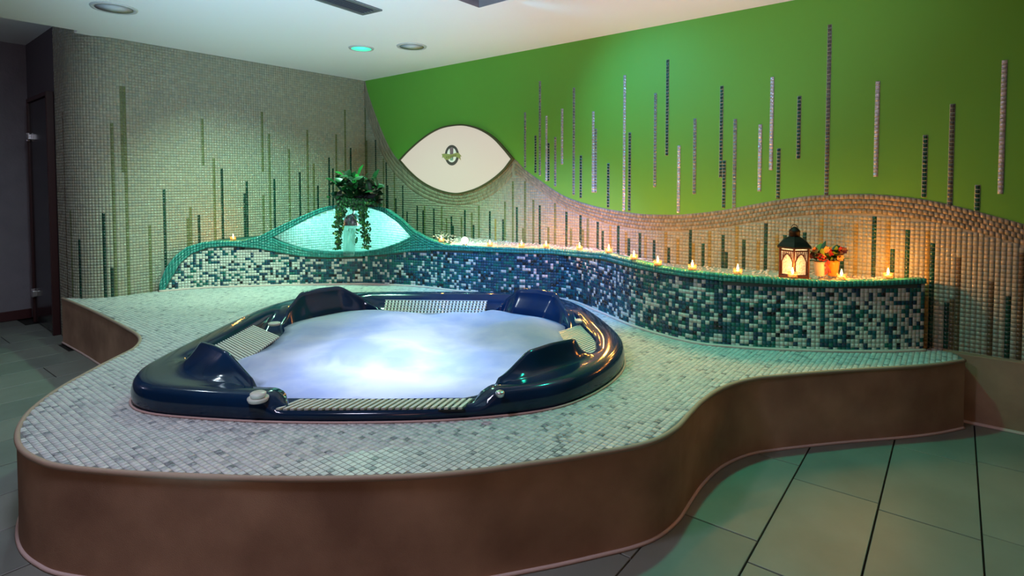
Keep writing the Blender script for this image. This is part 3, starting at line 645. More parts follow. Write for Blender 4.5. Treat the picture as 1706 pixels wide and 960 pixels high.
# ================================================================ hot tub
tub = empty('hot_tub', (tubc[0], tubc[1], DECK)); tag(tub, 'square dark blue acrylic hot tub with four raised corner backrests and slatted grilles', 'hot tub')
M_shell = mat('dark_blue_acrylic', '#082644', .13, spec=.4, coat=.05, noise=(5, '#05192c', .6))
op = [(-.98, 2.33, .425), (-.58, 2.325, .42), (-.22, 2.335, .425), (-.13, 2.33, .445), (-.02, 2.40, .50), (.07, 2.48, .568), (.18, 2.575, .575), (.29, 2.67, .568), (.335, 2.78, .49), (.36, 2.86, .44), (.355, 2.95, .405), (.35, 3.2, .405), (.34, 3.42, .405), (.36, 3.52, .435), (.345, 3.65, .49), (.29, 3.8, .565), (.17, 3.875, .572), (.05, 3.95, .565), (-.03, 4.0, .49), (-.10, 4.0, .44), (-.16, 3.93, .405),
      (-.5, 3.93, .40), (-.9, 3.93, .405), (-.97, 4.02, .44), (-1.07, 4.04, .48), (-1.225, 4.02, .568), (-1.325, 3.91, .575), (-1.42, 3.80, .568), (-1.45, 3.66, .49), (-1.45, 3.52, .44), (-1.40, 3.42, .405), (-1.36, 3.1, .40), (-1.40, 2.86, .405), (-1.47, 2.78, .44), (-1.47, 2.70, .50), (-1.45, 2.62, .568), (-1.35, 2.54, .575), (-1.245, 2.46, .568), (-1.14, 2.40, .50), (-1.04, 2.34, .44)]
op_s = np.concatenate([np.array(op[k])+(np.array(op[(k+1) % len(op)])-np.array(op[k]))*np.linspace(0, 1, 12, endpoint=False)[:, None] for k in range(len(op))])
def polar(c):
    d = c[:, :2]-tubc; th = np.arctan2(d[:, 1], d[:, 0]); r = np.hypot(d[:, 0], d[:, 1]); o_ = np.argsort(th); return th[o_], r[o_], c[o_]
NT = 384; TT = np.linspace(-math.pi, math.pi, NT, endpoint=False)
to, ro_, _ = polar(tub_out); RO = np.interp(TT, to, ro_, period=2*math.pi)
ti, ri_, ci_ = polar(op_s); RI = np.interp(TT, ti, ri_, period=2*math.pi); ZI = np.interp(TT, ti, ci_[:, 2], period=2*math.pi)
def sm_(a, k=5):
    w_ = np.ones(2*k+1)/(2*k+1); return np.convolve(np.r_[a[-k:], a, a[:k]], w_, 'valid')
RO = sm_(RO, 3); RI = sm_(RI, 1); ZI = sm_(ZI, 1)
side_front = np.clip((np.cos(TT+math.pi/2)-.90)/.05, 0, 1)*1.0        # the dip in the rim in front of the front grille
xx = RO*np.cos(TT)+tubc[0]; dip = np.where((np.sin(TT) < 0) & (RO*np.sin(TT)+tubc[1] < 2.45), np.clip((.62-np.abs(xx+.52)-.17)/.05, 0, 1), 0)
dip = sm_(dip, 2)
ZR = .475-.056*dip
rings = []
def ring(R, Z): rings.append(np.stack([tubc[0]+R*np.cos(TT), tubc[1]+R*np.sin(TT), np.broadcast_to(Z, R.shape)], 1))
ring(RO-.004, DECK-.003); ring(RO+.004, DECK+.02); ring(RO+.006, DECK+.05); ring(RO-.002, ZR-.02); ring(RO-.014, ZR-.005); ring(RO-.035, ZR)
ledge_r = np.minimum(.10*(1-dip)+.004, (RO-RI)*.45); crest = np.clip((ZI-.44)/.12, 0, 1)
ring(RO-.035-ledge_r*.5, ZR-.001); 
RS = RO-.035-ledge_r
ring(RS, ZR-.004)
for t in (.12, .25, .4, .55, .7, .85, .95):
    zc_ = ZR-.004+(ZI-ZR)*(t**2.1)                                     # concave rise to the crest
    zd_ = ZR-.004+(ZI-.02-ZR)*min(1, t*4)                              # quick step down to the grille seat
    ring(RS+(RI+.012-RS)*t, np.where(crest > 0, crest*zc_+(1-crest)*zd_, zd_))
ring(RI+.008, np.where(crest > .3, ZI-.001, ZI-.02)); ring(RI-.004, np.where(crest > .3, ZI-.004, ZI-.022)); ring(RI-.012, ZI-.03)
cw = crest
for s_ in (.33, .66, 1): ring(RI*(1-.075*cw*s_)-.012-.004*s_, (ZI-.03)+(.40*cw+.35*(1-cw)-(ZI-.03))*s_)
for q_, z_ in ((.90, .28), (.86, .16), (.75, .09), (.4, .06), (.05, .055)): ring(RI*q_, z_)
v = np.concatenate(rings); f = []
for r in range(len(rings)-1):
    for k in range(NT): f.append((r*NT+k, r*NT+(k+1) % NT, (r+1)*NT+(k+1) % NT, (r+1)*NT+k))
f.append(tuple(range((len(rings)-1)*NT, len(rings)*NT)))
wobj('shell', v, f, M_shell, tub, True)
bm = bmesh.new(); tube(bm, [np.r_[tubc[0]+(R+.008)*math.cos(t), tubc[1]+(R+.008)*math.sin(t), DECK+.004] for R, t in zip(RO, TT)], .005, 6, True); bmobj('seal', bm, mat('pink_sealant', '#b79a94', .5), tub, True)
# moulded groove line on the front left and front right ledges
M_slat = mat('ivory_slat', '#c3c6bc', .35); M_slot = mat('slot_black', '#0a0d10', .6); M_rib = mat('recess_blue', '#0a1a3a', .2)
def grille(c0, c1, c2, c3, nslat, wire=False):
    """c0-c1 outer edge, c3-c2 inner edge; slats run from the outer to the inner edge."""
    c = [np.array(p, float) for p in (c0, c1, c2, c3)]; cen = sum(c)/4
    g = wobj('grille', [p-np.array([0, 0, .008]) for p in c]+[p-np.array([0, 0, .016]) for p in c], [(0, 1, 2, 3), (4, 7, 6, 5), (0, 4, 5, 1), (1, 5, 6, 2), (2, 6, 7, 3), (3, 7, 4, 0)], M_slot, tub)
    for k in range(nslat):
        t0, t1 = (k+.2)/nslat, (k+.76)/nslat
        q = [c[0]+(c[1]-c[0])*t0, c[0]+(c[1]-c[0])*t1, c[3]+(c[2]-c[3])*t1, c[3]+(c[2]-c[3])*t0]
        bm = bmesh.new(); n = Vector((0, 0, 1)); lo = [bm.verts.new(Vector(p)-n*.009) for p in q]; hi = [bm.verts.new(Vector(p)+n*.001) for p in q]
        bm.faces.new(hi); bm.faces.new(lo[::-1])
        for a in range(4): bm.faces.new((lo[a], lo[(a+1) % 4], hi[(a+1) % 4], hi[a]))
        bmobj('slat', bm, M_slat, g, bev=.0015)
    if wire:
        for t in np.linspace(.03, .97, 7):
            bm = bmesh.new(); a = c[0]+(c[3]-c[0])*t; b = c[1]+(c[2]-c[1])*t; tube(bm, [a+np.array([0, 0, .002]), b+np.array([0, 0, .002])], .0035, 6)
            bmobj('cross_bar', bm, M_slat, g)
def gp(u, v, z): return P(u, v, z)
grille(gp(352, 577, .455), gp(419, 540, .455), gp(466, 560, .41), gp(400, 606, .41), 19)
grille(gp(642, 500, .448), gp(812, 501.5, .448), gp(806, 528, .405), gp(637, 528, .405), 30, True)
grille(gp(985, 534, .45), gp(1013, 584, .45), gp(965, 605, .41), gp(930, 553, .41), 20)
grille(gp(457, 681, .425), gp(772, 679, .425), gp(790, 664, .418), gp(498, 665, .418), 27)
# control buttons and the inlet knobs
M_btn = mat('cream_cap', '#b9b8ae', .3)
def disc(name, p, r, hgt, m, parent):
    bm = bmesh.new(); lathe(bm, [(r*.9, -.01), (r, 0), (r, hgt*.6), (r*.85, hgt), (.001, hgt*1.05)], p, 28); return bmobj(name, bm, m, parent, True)
disc('air_button', gp(457, 539, .462), .036, .005, M_btn, tub); disc('air_button', gp(967, 534, .462), .036, .005, M_btn, tub)
k1 = disc('control_knob', gp(430, 664, .462), .040, .008, M_btn, tub); disc('knob_cap', gp(430, 657, .482)+np.array([0, 0, 0]), .030, .008, M_btn, tub)
disc('jet_button', gp(833, 656, .472), .018, .010, M_steel, tub)
# ================================================================ glowing foam and steam on the water
M_fog = bpy.data.materials.new('lit_steam'); M_fog.use_nodes = True; nt = M_fog.node_tree; nt.nodes.clear()
out = nt.nodes.new('ShaderNodeOutputMaterial'); tr = nt.nodes.new('ShaderNodeBsdfTranslucent'); df = nt.nodes.new('ShaderNodeBsdfDiffuse'); mx = nt.nodes.new('ShaderNodeMixShader'); tp = nt.nodes.new('ShaderNodeBsdfTransparent'); mx2 = nt.nodes.new('ShaderNodeMixShader')
tr.inputs[0].default_value = (.80, .86, 1, 1); fn = nt.nodes.new('ShaderNodeTexNoise'); fn.inputs['Scale'].default_value = 2.6; fn.inputs['Detail'].default_value = 5; fr_ = nt.nodes.new('ShaderNodeValToRGB'); fr_.color_ramp.elements[0].position = .38; fr_.color_ramp.elements[1].position = .62; fr_.color_ramp.elements[0].color = (.42, .52, .84, 1); fr_.color_ramp.elements[1].color = (.88, .91, 1, 1); nt.links.new(fn.outputs['Fac'], fr_.inputs['Fac']); nt.links.new(fr_.outputs['Color'], tr.inputs[0]); df.inputs[0].default_value = (.80, .84, .92, 1); mx.inputs[0].default_value = .30
at = nt.nodes.new('ShaderNodeAttribute'); at.attribute_name = 'edge'
tcn = nt.nodes.new('ShaderNodeTexCoord'); nz = nt.nodes.new('ShaderNodeTexNoise'); nz.inputs['Scale'].default_value = 4.5; nz.inputs['Detail'].default_value = 6
mth = nt.nodes.new('ShaderNodeMath'); mth.operation = 'MULTIPLY_ADD'; mth.inputs[1].default_value = 1.1; mth.inputs[2].default_value = -.55
ad = nt.nodes.new('ShaderNodeMath'); ad.operation = 'ADD'; cl = nt.nodes.new('ShaderNodeClamp')
L = nt.links; L.new(tcn.outputs['Object'], fn.inputs['Vector']); L.new(tcn.outputs['Object'], nz.inputs['Vector']); L.new(nz.outputs['Fac'], mth.inputs[0]); L.new(mth.outputs[0], ad.inputs[0]); L.new(at.outputs['Fac'], ad.inputs[1]); L.new(ad.outputs[0], cl.inputs['Value'])
L.new(cl.outputs[0], mx2.inputs[0]); L.new(tp.outputs[0], mx2.inputs[1]); L.new(mx.outputs[0], mx2.inputs[2]); L.new(tr.outputs[0], mx.inputs[1]); L.new(df.outputs[0], mx.inputs[2]); L.new(mx2.outputs[0], out.inputs['Surface'])
nr_, v, f, ed = 30, [], [], []
from mathutils import noise as mn
for r in range(nr_+1):
    t = r/nr_
    for k in range(0, NT, 4):
        R = RI[k]*(.975-.055*crest[k])*t; x = tubc[0]+R*math.cos(TT[k]); y = tubc[1]+R*math.sin(TT[k])
        e = min(1, (1-t)*5); z = .400+.028*e+e*(.05*mn.noise(Vector((x*1.9, y*1.9, 3)))+.030*mn.noise(Vector((x*4.5, y*4.5, 7))))
        if y < 2.75: z = min(z, .415+.02*mn.noise(Vector((x*4, y*4, 1))))
        v.append((x, y, z)); ed.append(min(1.6, (1-t)*9+(.35 if y > 2.5 else .9)))
nk = NT//4
for r in range(nr_):
    for k in range(nk): f.append((r*nk+k, r*nk+(k+1) % nk, (r+1)*nk+(k+1) % nk, (r+1)*nk+k))
fog = wobj('steam', v, f, M_fog, None, True); tag(fog, 'glowing white steam and foam covering the water of the hot tub', 'steam', None, 'stuff')
a_ = fog.data.attributes.new('edge', 'FLOAT', 'POINT'); a_.data.foreach_set('value', ed)
lamp('underwater_lamp', 'AREA', (-.55, 2.66, .12), 9, (.58, .70, 1), (-.55, 2.66, 1), .8)
lamp('underwater_lamp', 'AREA', (-.60, 3.50, .12), 2.6, (.50, .66, 1), (-.60, 3.45, 1), .7)
# ================================================================ eye-shaped light panel with emblem
eye_t = [(667, 267), (680, 253), (700, 235), (720, 221), (740, 212), (766, 208), (785, 210), (805, 217), (825, 230), (843, 249), (856, 265)]
eye_b = [(856, 265), (842, 283), (822, 300), (800, 313), (780, 320), (762, 323), (742, 320), (720, 312), (700, 300), (682, 284), (667, 267)]
Eo = [W(*p) for p in eye_t[:-1]]+[W(*p) for p in eye_b[:-1]]
Et = smooth_curve([W(*p) for p in eye_t], .02); Eb = smooth_curve([W(*p) for p in eye_b], .02)
Eo = np.concatenate([Et[:-1], Eb[:-1]]); ec = Eo.mean(0)
ep = empty('light_panel', tuple(RW(ec[0], ec[1]))); tag(ep, 'large glowing cream eye-shaped light panel with a small oval emblem on the green wall', 'light')
Ei = ec+(Eo-ec)*.972
M_glow = mat('lit_acrylic', '#7a756c', .4, spec=.3, emit=('#efe3d2', .62)); M_ef = mat('olive_frame', '#4d4d33', .5)
n = len(Ei); v = [RW(p[0], p[1], .012) for p in Ei]+[RW(p[0], p[1], .0) for p in Ei]
wobj('glow_face', v, [tuple(range(n))]+[(i, (i+1) % n, n+(i+1) % n, n+i) for i in range(n)], M_glow, ep)
v = [RW(*p, .002) for p in ec+(Eo-ec)*1.015]+[RW(*p, .02) for p in ec+(Eo-ec)*1.013]+[RW(*p, .02) for p in ec+(Eo-ec)*.972]+[RW(*p, .002) for p in ec+(Eo-ec)*.97]
wobj('frame', v, [(r*n+i, r*n+(i+1) % n, (r+1)*n+(i+1) % n, (r+1)*n+i) for r in range(3) for i in range(n)], M_ef, ep)
def flat(name, pts_px, off, m, parent, th=.002):
    p = [W(*q) for q in pts_px]; n = len(p); v = [RW(s, z, off) for s, z in p]+[RW(s, z, off-th) for s, z in p]
    return wobj(name, v, [tuple(range(n))]+[(i, (i+1) % n, n+(i+1) % n, n+i) for i in range(n)], m, parent)
def ell(cx, cy, rx, ry, n=40): return [(cx+rx*math.cos(2*math.pi*i/n), cy-ry*math.sin(2*math.pi*i/n)) for i in range(n)]
em = flat('emblem', ell(754.5, 258.8, 11.6, 17), .0145, mat('emblem_brown', '#574a4b', .5), ep)
def lit(name, hexc): return mat(name, hexc, .4, emit=(hexc, .35))
world_child(flat('emblem_field', ell(754.5, 258.4, 7.8, 12.2), .0160, lit('emblem_white', '#d9cfcb'), None), em)
world_child(flat('emblem_bottle', [(752, 266), (757, 266), (757.2, 250), (757.5, 246.5), (756.2, 246.5), (752.4, 246.5), (751, 247), (751.6, 251)], .0175, mat('emblem_purple', '#8d6a78', .5), None), em)
world_child(flat('emblem_leaf', [(752.3, 267.5), (756.5, 267.5), (756.2, 262), (754.5, 259.5), (752.6, 262)], .0185, mat('emblem_green', '#8fa894', .5), None), em)
rb = [(738, 257), (743, 256.2), (748, 256.6), (754, 257.6), (760, 255.6), (764, 254.6), (767, 255.6), (771.5, 261), (769, 260.6), (769.8, 267), (766.5, 263.5), (762, 261.5), (757, 261.2), (752, 264.6), (747, 266.8), (744, 266), (741, 262.2), (738.5, 263.2), (739.6, 260)]
world_child(flat('ribbon', rb, .0200, mat('ribbon_gold', '#a89a62', .5), None), em)
for x_ in (746.5, 749.5, 752.6, 755.6, 758.5, 761.5):
    yy = 260.8-(x_-754)*.22; world_child(flat('ribbon_letter', [(x_-.9, yy+1.7), (x_+.2, yy+1.7), (x_+.8, yy-1.6), (x_-.3, yy-1.6)], .0212, mat('ribbon_ink', '#776a3e', .6), None), em)
# ================================================================ ceiling fittings
def ceil_disc(name, u, v, r, m_in, label, cat, grille_=True):
    p = P(u, v, CEIL); e = empty(name, tuple(p)); tag(e, label, cat)
    bm = bmesh.new(); lathe(bm, [(r*.80, -.002), (r*.84, -.010), (r*.97, -.009), (r, -.001), (r, .0)], p, 40); bmobj('rim', bm, mat('white_rim', '#b9bab8', .5), e, True)
    bm = bmesh.new(); lathe(bm, [(r*.79, -.006), (.001, -.0105)], p-np.array([0, 0, .003]), 40); bmobj('face', bm, m_in, e, True)
    return e
M_mesh = mat('speaker_mesh', '#c2c6c6', .6, bump=(900, .5, .002))
ceil_disc('ceiling_speaker', 190, 13, .135, M_mesh, 'round grey ceiling speaker at upper left, near the left wall', 'speaker')
ceil_disc('ceiling_speaker', 686, 77, .128, M_mesh, 'round grey ceiling speaker right of the glowing green downlight', 'speaker')
ceil_disc('downlight', 602, 80, .108, mat('green_led', '#59f5c5', .4, emit=('#50f8c8', 1.0)), 'round recessed downlight glowing turquoise green in the ceiling', 'light')
vt = P(637, 16, CEIL); ve = empty('ceiling_vent', tuple(vt)); tag(ve, 'long slotted grey air vent set in the white ceiling', 'vent')
va = -dL*0; d1 = (P(530, -21, CEIL)-vt)[:2]; d1 = d1/np.linalg.norm(d1); d2 = np.array([-d1[1], d1[0]]); d2 = d2 if (P(610, 26, CEIL)[:2]-vt[:2])@d2 > 0 else -d2
def vq(a0, a1, c0, c1, z0, z1):
    v = []
    for z in (z0, z1): v += [np.r_[vt[:2]+d1*a+d2*c, z] for a, c in ((a0, c0), (a1, c0), (a1, c1), (a0, c1))]
    return v
CB = [(0, 1, 2, 3), (4, 7, 6, 5), (0, 4, 5, 1), (1, 5, 6, 2), (2, 6, 7, 3), (3, 7, 4, 0)]
M_al = mat('vent_aluminium', '#8b8f94', .4, .6); M_vd = mat('vent_dark', '#23262e', .6)
wobj('backing', vq(0, 1.3, 0, .19, CEIL-.004, CEIL), CB, M_vd, ve)
for a0, a1, c0, c1 in ((0, 1.3, 0, .030), (0, 1.3, .160, .19), (0, .04, .030, .160), (1.26, 1.3, .030, .160)): wobj('frame', vq(a0, a1, c0, c1, CEIL-.010, CEIL-.001), CB, M_al, ve)
for c in (.050, .078, .106, .134): wobj('slat', vq(.03, 1.27, c, c+.006, CEIL-.012, CEIL-.002), CB, mat('vent_slat', '#4d525c', .5), ve)
# ================================================================ tealights
M_glass = thin('clear_glass', '#fbf4ea', .06, .10, .05, '#ffd0a8'); M_wax = mat('wax', '#e2d2b8', .5, emit=('#ff9a40', .15)); M_alu = mat('tealight_cup', '#b8b4ac', .3, .9)  # wax emission stands in for the flame's glow in it
M_flame = mat('flame', '#fff1c0', .5, emit=('#ffd890', 14))
def tealight():
    e = empty('tealight')
    bm = bmesh.new(); lathe(bm, [(.021, 0), (.0245, .002), (.0255, .034), (.0240, .034), (.0228, .005), (.001, .004)], (0, 0, 0), 24); g = bmobj('glass_holder', bm, M_glass, e, True)
    bm = bmesh.new(); lathe(bm, [(.018, .005), (.0192, .006), (.0192, .020), (.0180, .020), (.0180, .0185), (.001, .018)], (0, 0, 0), 24); bmobj('candle_cup', bm, M_alu, e, True)
    bm = bmesh.new(); lathe(bm, [(.0178, .0180), (.012, .0195), (.001, .0197)], (0, 0, 0), 24); bmobj('wax', bm, M_wax, e, True)
    bm = bmesh.new(); lathe(bm, [(.001, .0215), (.0055, .027), (.0068, .033), (.0046, .043), (.0005, .058)], (0, 0, 0), 12); bmobj('flame', bm, M_flame, e, True)
    return e
tl_px = [(387, 401), (735, 405.5), (816, 411.5), (869, 414), (910, 414), (966, 414), (1015, 421.5), (1057, 431.5), (1097, 440), (1155, 451), (1231, 458), (1323, 464.5), (1405, 466.5), (1483, 465)]
names = ['single lit tealight at the far left end of the ledge, below the left wall', 'lit tealight nearest the eye-shaped niche, left of the glowing globe lamp', 'lit tealight just right of the glowing globe lamp', 'lit tealight second to the right of the globe lamp', 'lit tealight third to the right of the globe lamp, under the narrow green stripe', 'lit tealight fourth to the right of the globe lamp',
         'lit tealight where the ledge starts curving toward the viewer', 'lit tealight on the curve, eighth counting from the left end', 'lit tealight on the curve, ninth counting from the left end', 'lit tealight two places left of the black lantern', 'lit tealight just left of the black lantern', 'lit tealight standing right in front of the black lantern', 'lit tealight just right of the flower pot', 'lit tealight at the right end of the ledge']
proto = tealight(); kids = list(proto.children)
def near_ledge(u, v):
    i = int(np.argmin(np.abs(ledge_u-u))); i = min(max(i, 1), NL-2)
    return i
tl_pos = []
for k, ((u, v_), nm) in enumerate(zip(tl_px, names)):
    i = near_ledge(u, v_); p = ledge[i]-nor[i]*.035; z = zc[i]+.004
    off = .035
    x = (u-CX)/F*p[1]
    if k == 0: o = proto
    else:
        o = proto.copy(); COL.objects.link(o)
        for c in kids:
            c2 = c.copy(); COL.objects.link(c2); c2.parent = o
    o.location = (x, p[1], z); tag(o, nm, 'candle', 'tealights along the ledge'); o.rotation_euler = (0, 0, random.random()*6)
    lp = lamp('flame_light', 'POINT', (x, p[1]+.0, z+.064), [.6, .6, .7, .8, 1.0, 1.3, 1.3, 1.1, 1.0, .9, .8, .6, .9, 1.1][k]*4.1, (1, .35, .055), None, .012)
    tl_pos.append((x, p[1], z))
# globe lamp
i = near_ledge(774, 405); p = ledge[i]-nor[i]*.06; gz = zc[i]; gx = (774-CX)/F*p[1]
gl = empty('globe_lamp', (gx, p[1], gz)); tag(gl, 'small bright white-green glowing globe lamp on the ledge between two tealights', 'lamp')
bm = bmesh.new(); r_ = .030; lathe(bm, [(.001, .012)]+[(r_*math.sin(t), .012+r_-r_*math.cos(t)) for t in np.linspace(.2, math.pi, 12)], (gx, p[1], gz), 20); bmobj('globe', bm, mat('globe_glow', '#e8fff0', .4, emit=('#d8ffe6', 5)), gl, True)
bm = bmesh.new(); lathe(bm, [(.020, 0), (.022, .004), (.018, .014), (.010, .016)], (gx, p[1], gz), 20); bmobj('base', bm, M_alu, gl, True)
lamp('globe_light', 'POINT', (gx, p[1]+.05, gz+.09), 4, (.25, 1, .45), None, .02)
# ================================================================ gravel on the ledge
bm = bmesh.new(); M_stone = [mat('white_pebble', '#cfc8bc', .6), mat('cream_pebble', '#bfb3a0', .6)]
for k in range(1500):
    i = random.randrange(int(np.argmin(np.abs(ledge_u-715))), NL-4); p, q, z1, z2 = LZ[i]
    L_ = np.linalg.norm(q-p)
    if L_ < .03: continue
    t = random.random()**.8*.97+.01
    c = p+(q-p)*t+np.array([random.gauss(0, .008), 0]); z = z1+(z2-z1)*min(t*3, 1)
    if (c-C0)@nR < .012: continue
    if t < .2 and random.random() < .75: continue
    if any((c[0]-x)**2+(c[1]-y)**2 < .033**2 for x, y, _ in tl_pos): continue
    r = random.uniform(.006, .013); vs = bmesh.ops.create_icosphere(bm, subdivisions=1, radius=r, matrix=Matrix.Translation((c[0], c[1], z+r*.35)) @ Matrix.Diagonal((1, random.uniform(.7, 1.3), .6, 1)))
    mi = random.randrange(2)
    for fc in set(ff for vv in vs['verts'] for ff in vv.link_faces): fc.material_index = mi
g = bmobj('gravel', bm, M_stone, None, True); tag(g, 'white pebbles strewn along the ledge behind the tealights', 'gravel', None, 'stuff')
# ================================================================ lantern
Yl = 3.28; lx = (1325-CX)/F*Yl
il = int(np.argmin(np.abs(ledge_u-1325))); lz = zc[il]-.012
M_iron = mat('black_iron', '#120c0b', .6, 0, spec=.2, bump=(80, .3, .003)); M_rust = mat('rusty_iron', '#3a1a10', .5, .5)
lan = empty('lantern', (lx, Yl, lz)); tag(lan, 'black metal lantern with arched crackle glass sides, lit from inside, on the ledge', 'lantern')
hx = .066; Hb = .165
def lp_(a, r, z): return np.array([lx+r*math.cos(a), Yl+r*math.sin(a), z])
NS = 6; a00 = math.atan2(-Yl, -lx); aa = [a00+math.radians(60*k) for k in range(NS)]; Rr = .085
bm = bmesh.new(); lathe(bm, [(.088, 0), (.092, .004), (.092, .012), (.086, .018)], (lx, Yl, lz), NS, Matrix.Rotation(a00, 3, 'Z')); bmobj('base', bm, M_rust, lan)
for k in range(NS):
    a0, a1 = aa[k], aa[(k+1) % NS]; bm = bmesh.new(); tube(bm, [lp_(a0, Rr, lz+.015), lp_(a0, Rr, lz+Hb+.012)], .0052, 6); bmobj('post', bm, M_rust, lan)
    A_, B_ = lp_(a0, Rr-.004, 0), lp_(a1, Rr-.004, 0)
    def at_(t, z): q = A_+(B_-A_)*t; return np.array([q[0], q[1], lz+z])
    # glass pane
    nn = np.r_[(A_+B_)[:2]/2-np.array([lx, Yl]), 0]; nn /= np.linalg.norm(nn)
    pv = [at_(.06, .02), at_(.94, .02), at_(.94, Hb), at_(.06, Hb)]
    wobj('pane', [q-nn*.004 for q in pv]+[q-nn*.006 for q in pv], CB, mat('crackle_glass', '#efe3cc', .3, trans=.5, bump=(140, 1, .01), emit=('#ffe6b8', .25), noise=(120, '#8a6f48', .9)), lan)
    # arched fretwork above the pane
    bm = bmesh.new(); n = 12; arc_ = [(.10+.80*j/n, .098+.045*math.sin(math.pi*j/n)) for j in range(n+1)]
    for j in range(n):
        q0, q1 = arc_[j], arc_[j+1]
        for (t0, z0, t1, z1, th) in ((q0[0], q0[1], q1[0], q1[1], .0035),): tube(bm, [at_(t0, z0), at_(t1, z1)], th, 5)
    tube(bm, [at_(.02, Hb-.004), at_(.98, Hb-.004)], .004, 5)
    for j in range(1, n, 1):
        t0, z0 = arc_[j]
        if z0 < Hb-.03 or j % 2: tube(bm, [at_(t0, z0), at_(t0+(.04 if j % 2 else -.04), Hb-.004)], .0022, 5)
    for t0, s_ in ((.10, 1), (.90, -1)): tube(bm, [at_(t0, .02), at_(t0, .10)], .0032, 5)
    tube(bm, [at_(.08, .022), at_(.92, .022)], .0035, 5)
    bmobj('fretwork', bm, M_rust, lan)
MR = Matrix.Rotation(a00, 3, 'Z')
bm = bmesh.new(); lathe(bm, [(.090, Hb+.008), (.102, Hb+.010), (.102, Hb+.018), (.092, Hb+.024), (.076, Hb+.044), (.052, Hb+.062), (.034, Hb+.072), (.030, Hb+.076)], (lx, Yl, lz), NS, MR); bmobj('roof', bm, M_iron, lan)
bm = bmesh.new(); lathe(bm, [(.030, Hb+.074), (.030, Hb+.098), (.032, Hb+.100), (.027, Hb+.112), (.014, Hb+.124), (.006, Hb+.130)], (lx, Yl, lz), 20); bmobj('chimney', bm, M_iron, lan, True)
bm = bmesh.new(); tube(bm, [(lx+.018*math.cos(t), Yl+.004, lz+Hb+.122+.020*math.sin(t)) for t in np.linspace(-.3, math.pi+.3, 16)], .0022, 6); bmobj('handle', bm, M_iron, lan, True)
lamp('lantern_light', 'POINT', (lx, Yl, lz+.06), 2.6, (1, .72, .38), None, .015)
# ================================================================ flower pots
Yp = 3.34
def pot(name, u, h_, r, m, label, cat='pot'):
    x = (u-CX)/F*Yp; z = lz; e = empty(name, (x, Yp, z)); tag(e, label, cat)
    bm = bmesh.new(); lathe(bm, [(r*.72, 0), (r*.76, .003), (r*.95, h_*.8), (r, h_), (r*.9, h_), (r*.85, h_*.8), (.001, h_*.75)], (x, Yp, z), 24); bmobj('bowl', bm, m, e, True); return e, x, z
M_leafg = [mat('bright_leaf', '#5d7a2c', .5), mat('dark_leaf', '#27401c', .5)]
M_fl = [mat('red_petal', '#8c1a20', .5), mat('orange_petal', '#e08a4a', .5), mat('plum_petal', '#3c1420', .5)]
def leaf_bm(bm, c, d, up, L_, wd, curl=.15):
    d = Vector(d).normalized(); s = d.cross(Vector(up)).normalized(); n = s.cross(d); rows = []
    for t in (0, .2, .45, .7, .9, 1.0):
        ww = wd*(math.sin(math.pi*min(t*.92+.06, 1))**.8)*.5; p = Vector(c)+d*L_*t-n*curl*L_*t*t
        rows.append((bm.verts.new(p-s*ww+n*ww*.3), bm.verts.new(p), bm.verts.new(p+s*ww+n*ww*.3)))
    for a, b in zip(rows, rows[1:]):
        bm.faces.new((a[0], a[1], b[1], b[0])); bm.faces.new((a[1], a[2], b[2], b[1]))
e1, x1, z1 = pot('flower_pot', 1369, .085, .036, mat('white_ceramic', '#d8c8b8', .3), 'small white pot with red and green blooms right of the lantern', 'plant')
e2, x2, z2 = pot('flower_pot', 1390, .090, .036, mat('orange_ceramic', '#d9822b', .3), 'small orange pot with plum flowers and leaves right of the white pot', 'plant')
rg = random.Random(3)
for e, x, z, dx in ((e1, x1, z1, -.5), (e2, x2, z2, .3)):
    for mi, m_ in enumerate(M_leafg):
        for k in range(5):
            bm = bmesh.new()
            for q in range(3):
                a = rg.uniform(0, 6.28); el = rg.uniform(.0, 1.2); d = (math.cos(a)*math.cos(el)+dx*.3, math.sin(a)*math.cos(el), math.sin(el)+.15)
                leaf_bm(bm, (x+rg.gauss(0, .012), Yp+rg.gauss(0, .012), z+.085+rg.uniform(0, .05)), d, (0, 0, 1), rg.uniform(.045, .09), rg.uniform(.022, .036))
            bmobj('leaf', bm, m_, e, True)
    for k in range(7):
        bm = bmesh.new(); a = rg.uniform(0, 6.28); c = Vector((x+rg.gauss(dx*.02, .03), Yp-.02+rg.gauss(0, .015), z+rg.uniform(.10, .165)))
        for q in range(7): leaf_bm(bm, c, (math.cos(q*.9), -.3+.3*rg.random(), math.sin(q*.9)), (0, -1, .2), .022, .018, -.3)
        bmobj('flower', bm, M_fl[(k*2+(0 if dx < 0 else 2)) % 3 if k else 1], e, True)
# trailing red sprig in front of the white pot
bm = bmesh.new()
for k in range(7): leaf_bm(bm, (x1+.02+rg.gauss(0, .006), Yp-.036, z1+.10-.010*k), (rg.gauss(0, .3), -.3, -1), (0, -1, 0), .032, .014)
bmobj('sprig', bm, M_fl[0], e1, True)
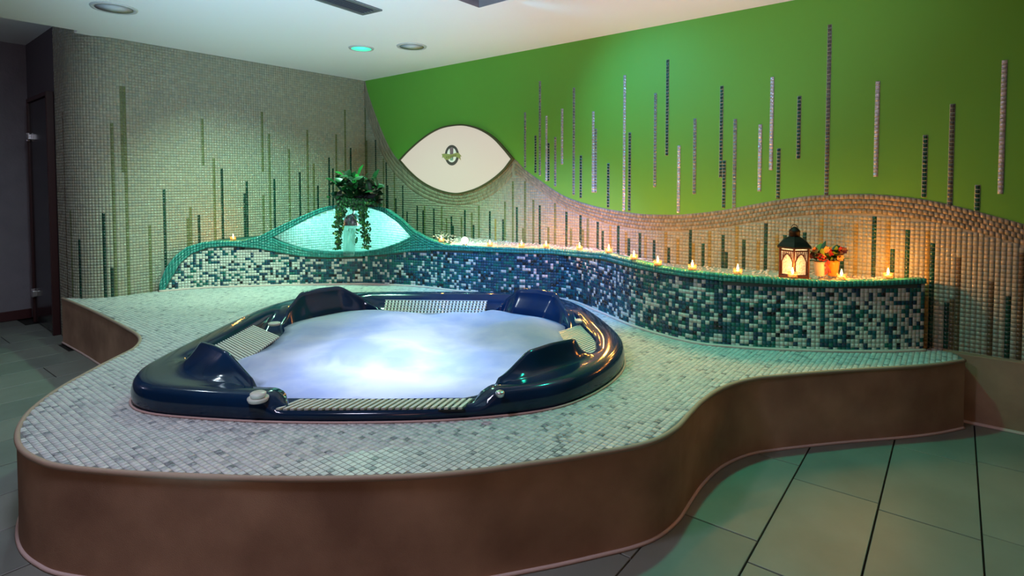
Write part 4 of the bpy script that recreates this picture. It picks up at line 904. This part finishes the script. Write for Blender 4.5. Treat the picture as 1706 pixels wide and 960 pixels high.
# ================================================================ hanging plant above the niche
Yg = lm[1]+.03; px_ = (595-CX)/F*Yg; pz = 1.085
pla = empty('trailing_plant', (px_, Yg+.05, pz)); tag(pla, 'dark leafy plant on top of the niche, vines trailing down around the spout', 'plant')
bm = bmesh.new(); box(bm, (px_, Yg+.06, pz+.055), (.36, .17, .12)); bmobj('planter', bm, mat('black_planter', '#0d1210', .5), pla, bev=.01)
M_pl = [mat('deep_leaf', '#0e3a1c', .35), mat('glossy_leaf', '#1c6a2c', .3), mat('blackgreen_leaf', '#0a2616', .4)]  # leaf greens picked at random per leaf
for k in range(96):
    bm = bmesh.new(); t = rg.random(); a = rg.uniform(-.2, math.pi+.2); r = rg.uniform(.06, .25)
    x = (u_l := rg.uniform(560, 632)); hx_ = (x-CX)/F*Yg; zz = ZAT(Yg, rg.uniform(288, 332))
    if abs(x-596) > 30: zz = ZAT(Yg, rg.uniform(294, 334))
    d = (math.cos(a)+(x-596)/40*.6, rg.uniform(-.9, .1), math.sin(a)*.8+.1)
    leaf_bm(bm, (hx_, Yg+rg.uniform(-.06, .08), zz-.03), d, (0, -.5, 1), rg.uniform(.07, .12), rg.uniform(.05, .08), .2)
    bmobj('leaf', bm, M_pl[rg.choice((0, 0, 0, 2, 2, 1))], pla, True)
for k in range(12):
    bm = bmesh.new(); a = rg.uniform(558, 634); tube(bm, [(px_+rg.gauss(0, .05), Yg+.05, pz+.10), ((a-CX)/F*Yg, Yg, ZAT(Yg, rg.uniform(292, 315)))], .004, 5); bmobj('stem', bm, M_pl[2], pla)
bm = bmesh.new()
M_vine = [mat('vine_leaf', '#1d6b2e', .4), mat('vine_dark_leaf', '#0f3f1f', .4), mat('vine_light_leaf', '#6f9a4a', .4)]
def vine(bm, u0, u1, v0, v1, n, yo):
    for k in range(n):
        t = rg.random()**1.15; u = u0+(u1-u0)*t+rg.gauss(0, 5.0*(1-.45*t)); v_ = v0+(v1-v0)*t; y = Yg+yo+rg.gauss(0, .012)
        before = len(bm.faces)
        leaf_bm(bm, ((u-CX)/F*y, y, ZAT(y, v_)), (rg.gauss(0, .5), rg.gauss(0, .4), -1), (0, -1, .1), rg.uniform(.014, .028), rg.uniform(.012, .022))
        bm.faces.ensure_lookup_table(); mi = rg.choice((0, 0, 1, 1, 2 if t > .5 else 0))
        for q in range(before, len(bm.faces)): bm.faces[q].material_index = mi
vine(bm, 568, 562, 332, 414, 300, -.07); vine(bm, 576, 558, 330, 378, 200, -.075); vine(bm, 604, 610, 332, 414, 330, -.07); vine(bm, 606, 600, 330, 370, 100, -.07); vine(bm, 560, 632, 326, 340, 220, -.07); vine(bm, 585, 590, 330, 348, 120, -.06)
vine(bm, 592, 592, 330, 336, 160, -.03); vine(bm, 588, 590, 380, 408, 50, .16)
vn = bmobj('vine', bm, M_vine, pla, True); vn['kind'] = 'stuff'
